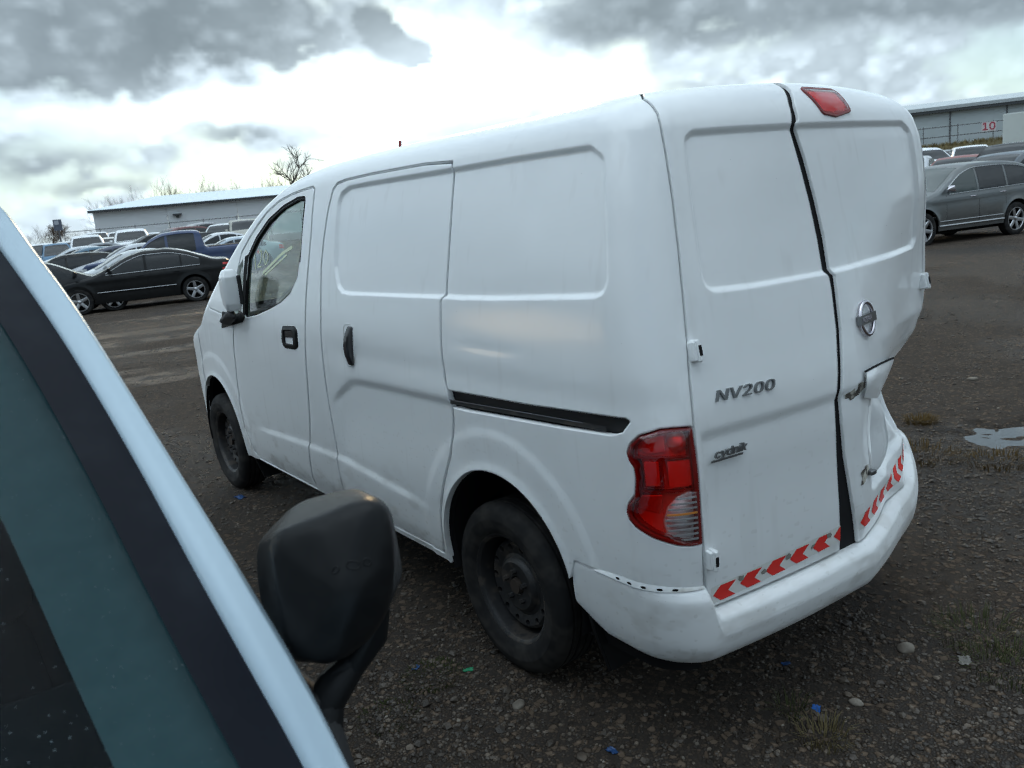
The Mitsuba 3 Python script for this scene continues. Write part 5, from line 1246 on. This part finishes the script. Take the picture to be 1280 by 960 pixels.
g_ = np.random.default_rng(8)
SC = screen(-.0012); di, dj = g_.integers(4, len(SC)-4, 900), g_.integers(1, 16, 900)
dc = SC[di, dj]+(SC[di+1, dj]-SC[di, dj])*g_.random((900, 1))+(SC[di, dj+1]-SC[di, dj])*g_.random((900, 1))
e1, e2 = np.array([.62, .1, .78])*.0007, np.array([-.1, .98, .02])*.0007
dv = np.stack([dc-e1-e2, dc+e1-e2, dc+e1+e2, dc-e1+e2], 1)*1.0
dv = dc[:, None]+(dv-dc[:, None])*g_.uniform(.5, 1.5, (900, 1, 1))
obj('dust', tm(dv.reshape(-1, 3), np.concatenate([np.arange(900)[:, None]*4+[0, 1, 2], np.arange(900)[:, None]*4+[0, 2, 3]])), mat('m_dust', prin((.10, .13, .14), .9, .1)), wsk, kind='stuff')
obj('cowl', rbox((-1.555, YC, .925), (.20, 1.50, .06), .02, 8), 'm_black', NV_, smooth=40)

# ------------------------------------------------------------------ gravel stones, litter, weeds
g_ = np.random.default_rng(42)
def pebbles(xy, r, seed=0, flat=.6):
    g = np.random.default_rng(seed); m = len(xy)
    base = trimesh.creation.icosahedron(); bv, bf = np.array(base.vertices), np.array(base.faces)
    v = bv[None]*(1+.32*(g.random((m, len(bv), 1))-.5))
    sc = r[:, None]*np.stack([g.uniform(.75, 1.35, m), g.uniform(.7, 1.1, m), g.uniform(.45, .85, m)*flat/.6], 1)
    v = v*sc[:, None]; a = g.random(m)*2*np.pi; c, s = np.cos(a)[:, None], np.sin(a)[:, None]
    X = np.stack([v[..., 0]*c-v[..., 1]*s, v[..., 0]*s+v[..., 1]*c, v[..., 2]], -1)
    z = ground_z(xy[:, 0], xy[:, 1])+sc[:, 2]*.25
    X = X+np.concatenate([xy, z[:, None]], 1)[:, None]
    return tm(X.reshape(-1, 3), (bf[None]+(np.arange(m)*len(bv))[:, None, None]).reshape(-1, 3))
def scatter(n, seed, zone):
    g = np.random.default_rng(seed); out = []
    while sum(map(len, out)) < n:
        # dense close to the camera, thinner with distance; only in the yard before the lens
        az = np.radians(g.uniform(-75, 2, n*2)); d = 1.0+13.0*g.random(n*2)**1.7
        p = np.stack([CAM[0]+d*np.cos(az), CAM[1]+d*np.sin(az)], 1)
        cl = meshkit.fbm(np.stack([p[:, 0]*1.6, p[:, 1]*1.6, 0*p[:, 0]], -1), 3, seed=6)
        p = p[(g.random(len(p)) < zone(p, cl)) & (puddle_d(p[:, 0], p[:, 1]) < .15)]; out.append(p)
    return np.vstack(out)[:n]
def stone_col(lo, hi, wet=.0):
    def f(p, n, uv):
        k = fbm(p.x*23, p.y*23, 0, 2); return mix(lo, hi, smoothstep(.25, .8, k))
    return f
mat('m_stone_dark', prin(proc(stone_col((.026, .019, .0135), (.066, .051, .038))), .55, .5))
mat('m_stone_mid', prin(proc(stone_col((.05, .038, .028), (.125, .098, .074))), .6, .4))
mat('m_stone_pale', prin(proc(stone_col((.09, .075, .06), (.20, .175, .145))), .7, .3))
for i, (n, r0, r1, m) in enumerate(((46000, .003, .010, 'm_stone_dark'), (16000, .003, .010, 'm_stone_mid'), (1300, .003, .009, 'm_stone_pale'), (2600, .010, .019, 'm_stone_dark'), (900, .009, .016, 'm_stone_mid'))):
    xy = scatter(n, 60+i, lambda p, c: .35+.65*sm(.35, .6, c)); r = r0+(r1-r0)*g_.random(n)**2.2
    k = 'gravel' if i == 0 else f'gravel__{i:03d}'
    scene[f'gravel__{i+1:03d}'] = mikit.ply(pebbles(xy, r, 70+i), m, smooth=False)
labels['gravel'] = {'label': 'loose wet gravel strewn over the yard', 'category': 'gravel', 'kind': 'stuff'}
def stone(x, y, r, m, label, seed, flat=.6):
    s = trimesh.creation.icosphere(2, 1.0); v = np.array(s.vertices)
    d = 1+.5*(meshkit.fbm(v*1.3+seed, 3, seed=seed)-.5); v = v*d[:, None]*[r*1.25, r, r*flat]
    a = seed*1.7; v = np.stack([v[:, 0]*np.cos(a)-v[:, 1]*np.sin(a), v[:, 0]*np.sin(a)+v[:, 1]*np.cos(a), v[:, 2]], 1)
    obj('stone', tm(v+[x, y, float(ground_z(x, y))+r*flat*.35], s.faces), m, None, smooth=35, label=label, cat_='stone')
stone(-.958, -.190, .026, 'm_stone_pale', 'grey stone on the gravel at the lower right, level with the bumper corner', 1)
stone(-1.014, .200, .017, 'm_stone_pale', 'small pale stone right of the blue litter scrap', 2)
stone(-.277, .955, .020, 'm_stone_pale', 'pale stone on the gravel in front of the rear wheel', 3)
stone(.618, -3.99, .030, 'm_stone_pale', 'pale stone beyond the puddle at the right', 4)
stone(-.62, .98, .016, 'm_stone_mid', 'brown stone low in the picture below the mud flap', 5)
def scrap(x, y, r, m, label, seed):
    """a crumpled scrap of plastic film"""
    g = np.random.default_rng(seed); n = 9
    U, Vv = np.meshgrid(np.linspace(-1, 1, n), np.linspace(-1, 1, n), indexing='ij')
    h = .55*(meshkit.fbm(np.stack([U*1.6+seed, Vv*1.6, 0*U], -1), 3, seed=seed)-.3)
    X = r*U*(1+.25*g.normal(0, 1, U.shape)*.5); Y = r*.6*Vv*(1+.25*g.normal(0, 1, U.shape)*.5); Z = r*np.abs(h)+.003
    a = seed*2.1; P = np.stack([X*np.cos(a)-Y*np.sin(a)+x, X*np.sin(a)+Y*np.cos(a)+y, Z+float(ground_z(x, y))], -1)
    a1 = grid(P); a2 = grid(P+[0, 0, -.0012], True)
    obj('litter_scrap', cat([a1, a2]), m, None, smooth=True, label=label, cat_='litter')
mat('m_blue_film', prin((.02, .09, .30), .4)); mat('m_blue_dark', prin((.015, .05, .14), .45)); mat('m_green_film', prin((.015, .20, .09), .4)); mat('m_paper', prin((.16, .15, .135), .7))
scrap(-.95, .312, .020, 'm_blue_film', 'bright blue litter scrap beside the grass tuft behind the bumper', 1)
scrap(-.73, .159, .014, 'm_blue_dark', 'small blue litter scrap in the shade behind the bumper', 2)
scrap(-.66, .897, .018, 'm_blue_dark', 'dull blue litter scrap at the bottom edge of the picture', 3)
scrap(.173, 1.081, .016, 'm_blue_dark', 'blue litter scrap by the moss left of the rear wheel', 4)
scrap(.022, .954, .018, 'm_green_film', 'green litter scrap by the rear tyre', 5)
scrap(2.679, .867, .040, 'm_blue_dark', 'blue litter scrap under the front wheel', 6)
scrap(-1.125, -.247, .030, 'm_paper', 'flat grey paper scrap on the gravel at the lower right', 7)
obj('plastic_ring', tube(np.stack([.135+.012*np.cos(a_), 1.408+.012*np.sin(a_), float(ground_z(.135, 1.408))+.006+0*a_], 1), .0035, 8, False), 'm_white', None, smooth=True, label='tiny white plastic ring on the gravel under the near mirror', cat_='ring')
mat('m_weed', prin((.045, .052, .018), .8, .2)); mat('m_straw', prin((.11, .088, .04), .8, .2)); mat('m_moss', prin((.035, .045, .013), .9, .1)); mat('m_rust_weed', prin((.09, .058, .02), .9, .1))
def tuft(name, x, y, rad, n, h, m, label, seed, lean=1.2, w=.0014):
    g = np.random.default_rng(seed); a, r = g.random(n)*2*np.pi, rad*np.sqrt(g.random(n))
    b = np.stack([x+r*np.cos(a), y+r*np.sin(a)], 1); b = np.c_[b, ground_z(b[:, 0], b[:, 1])-.004]
    obj(name, blades(b, h, lean, w, seed), m, None, label=label, cat_='weeds' if name != 'moss_patch' else 'moss', kind=None)
tuft('grass_tuft', -1.047, .419, .07, 150, .055, 'm_straw', 'yellow grass tuft beside the bright blue scrap', 1)
tuft('grass_tuft', -.90, .37, .05, 60, .05, 'm_weed', 'thin green grass tuft just behind the bumper', 2)
tuft('moss_patch', .084, 1.067, .11, 500, .016, 'm_moss', 'green moss patch on the gravel left of the rear wheel', 3, .9, .0016)
tuft('moss_patch', -.02, 1.30, .10, 260, .014, 'm_moss', 'thin moss patch below the near mirror', 4, .9, .0016)
tuft('grass_tuft', -1.087, -.439, .16, 260, .05, 'm_weed', 'sprawling green weeds at the lower right edge', 5, 1.6)
tuft('grass_tuft', -1.25, -.30, .14, 240, .045, 'm_weed', 'green weeds in the lower right corner of the picture', 6, 1.5)
tuft('grass_tuft', .025, -2.131, .22, 260, .05, 'm_rust_weed', 'rusty dry weeds right of the crushed bumper', 7, 1.2, .002)
tuft('grass_tuft', -.329, -2.253, .18, 220, .045, 'm_rust_weed', 'dry yellow weeds at the near edge of the puddle', 8, 1.2, .002)
tuft('grass_tuft', .35, -2.75, .10, 340, .045, 'm_rust_weed', 'brown weeds at the far edge of the puddle', 9, 1.2, .002)
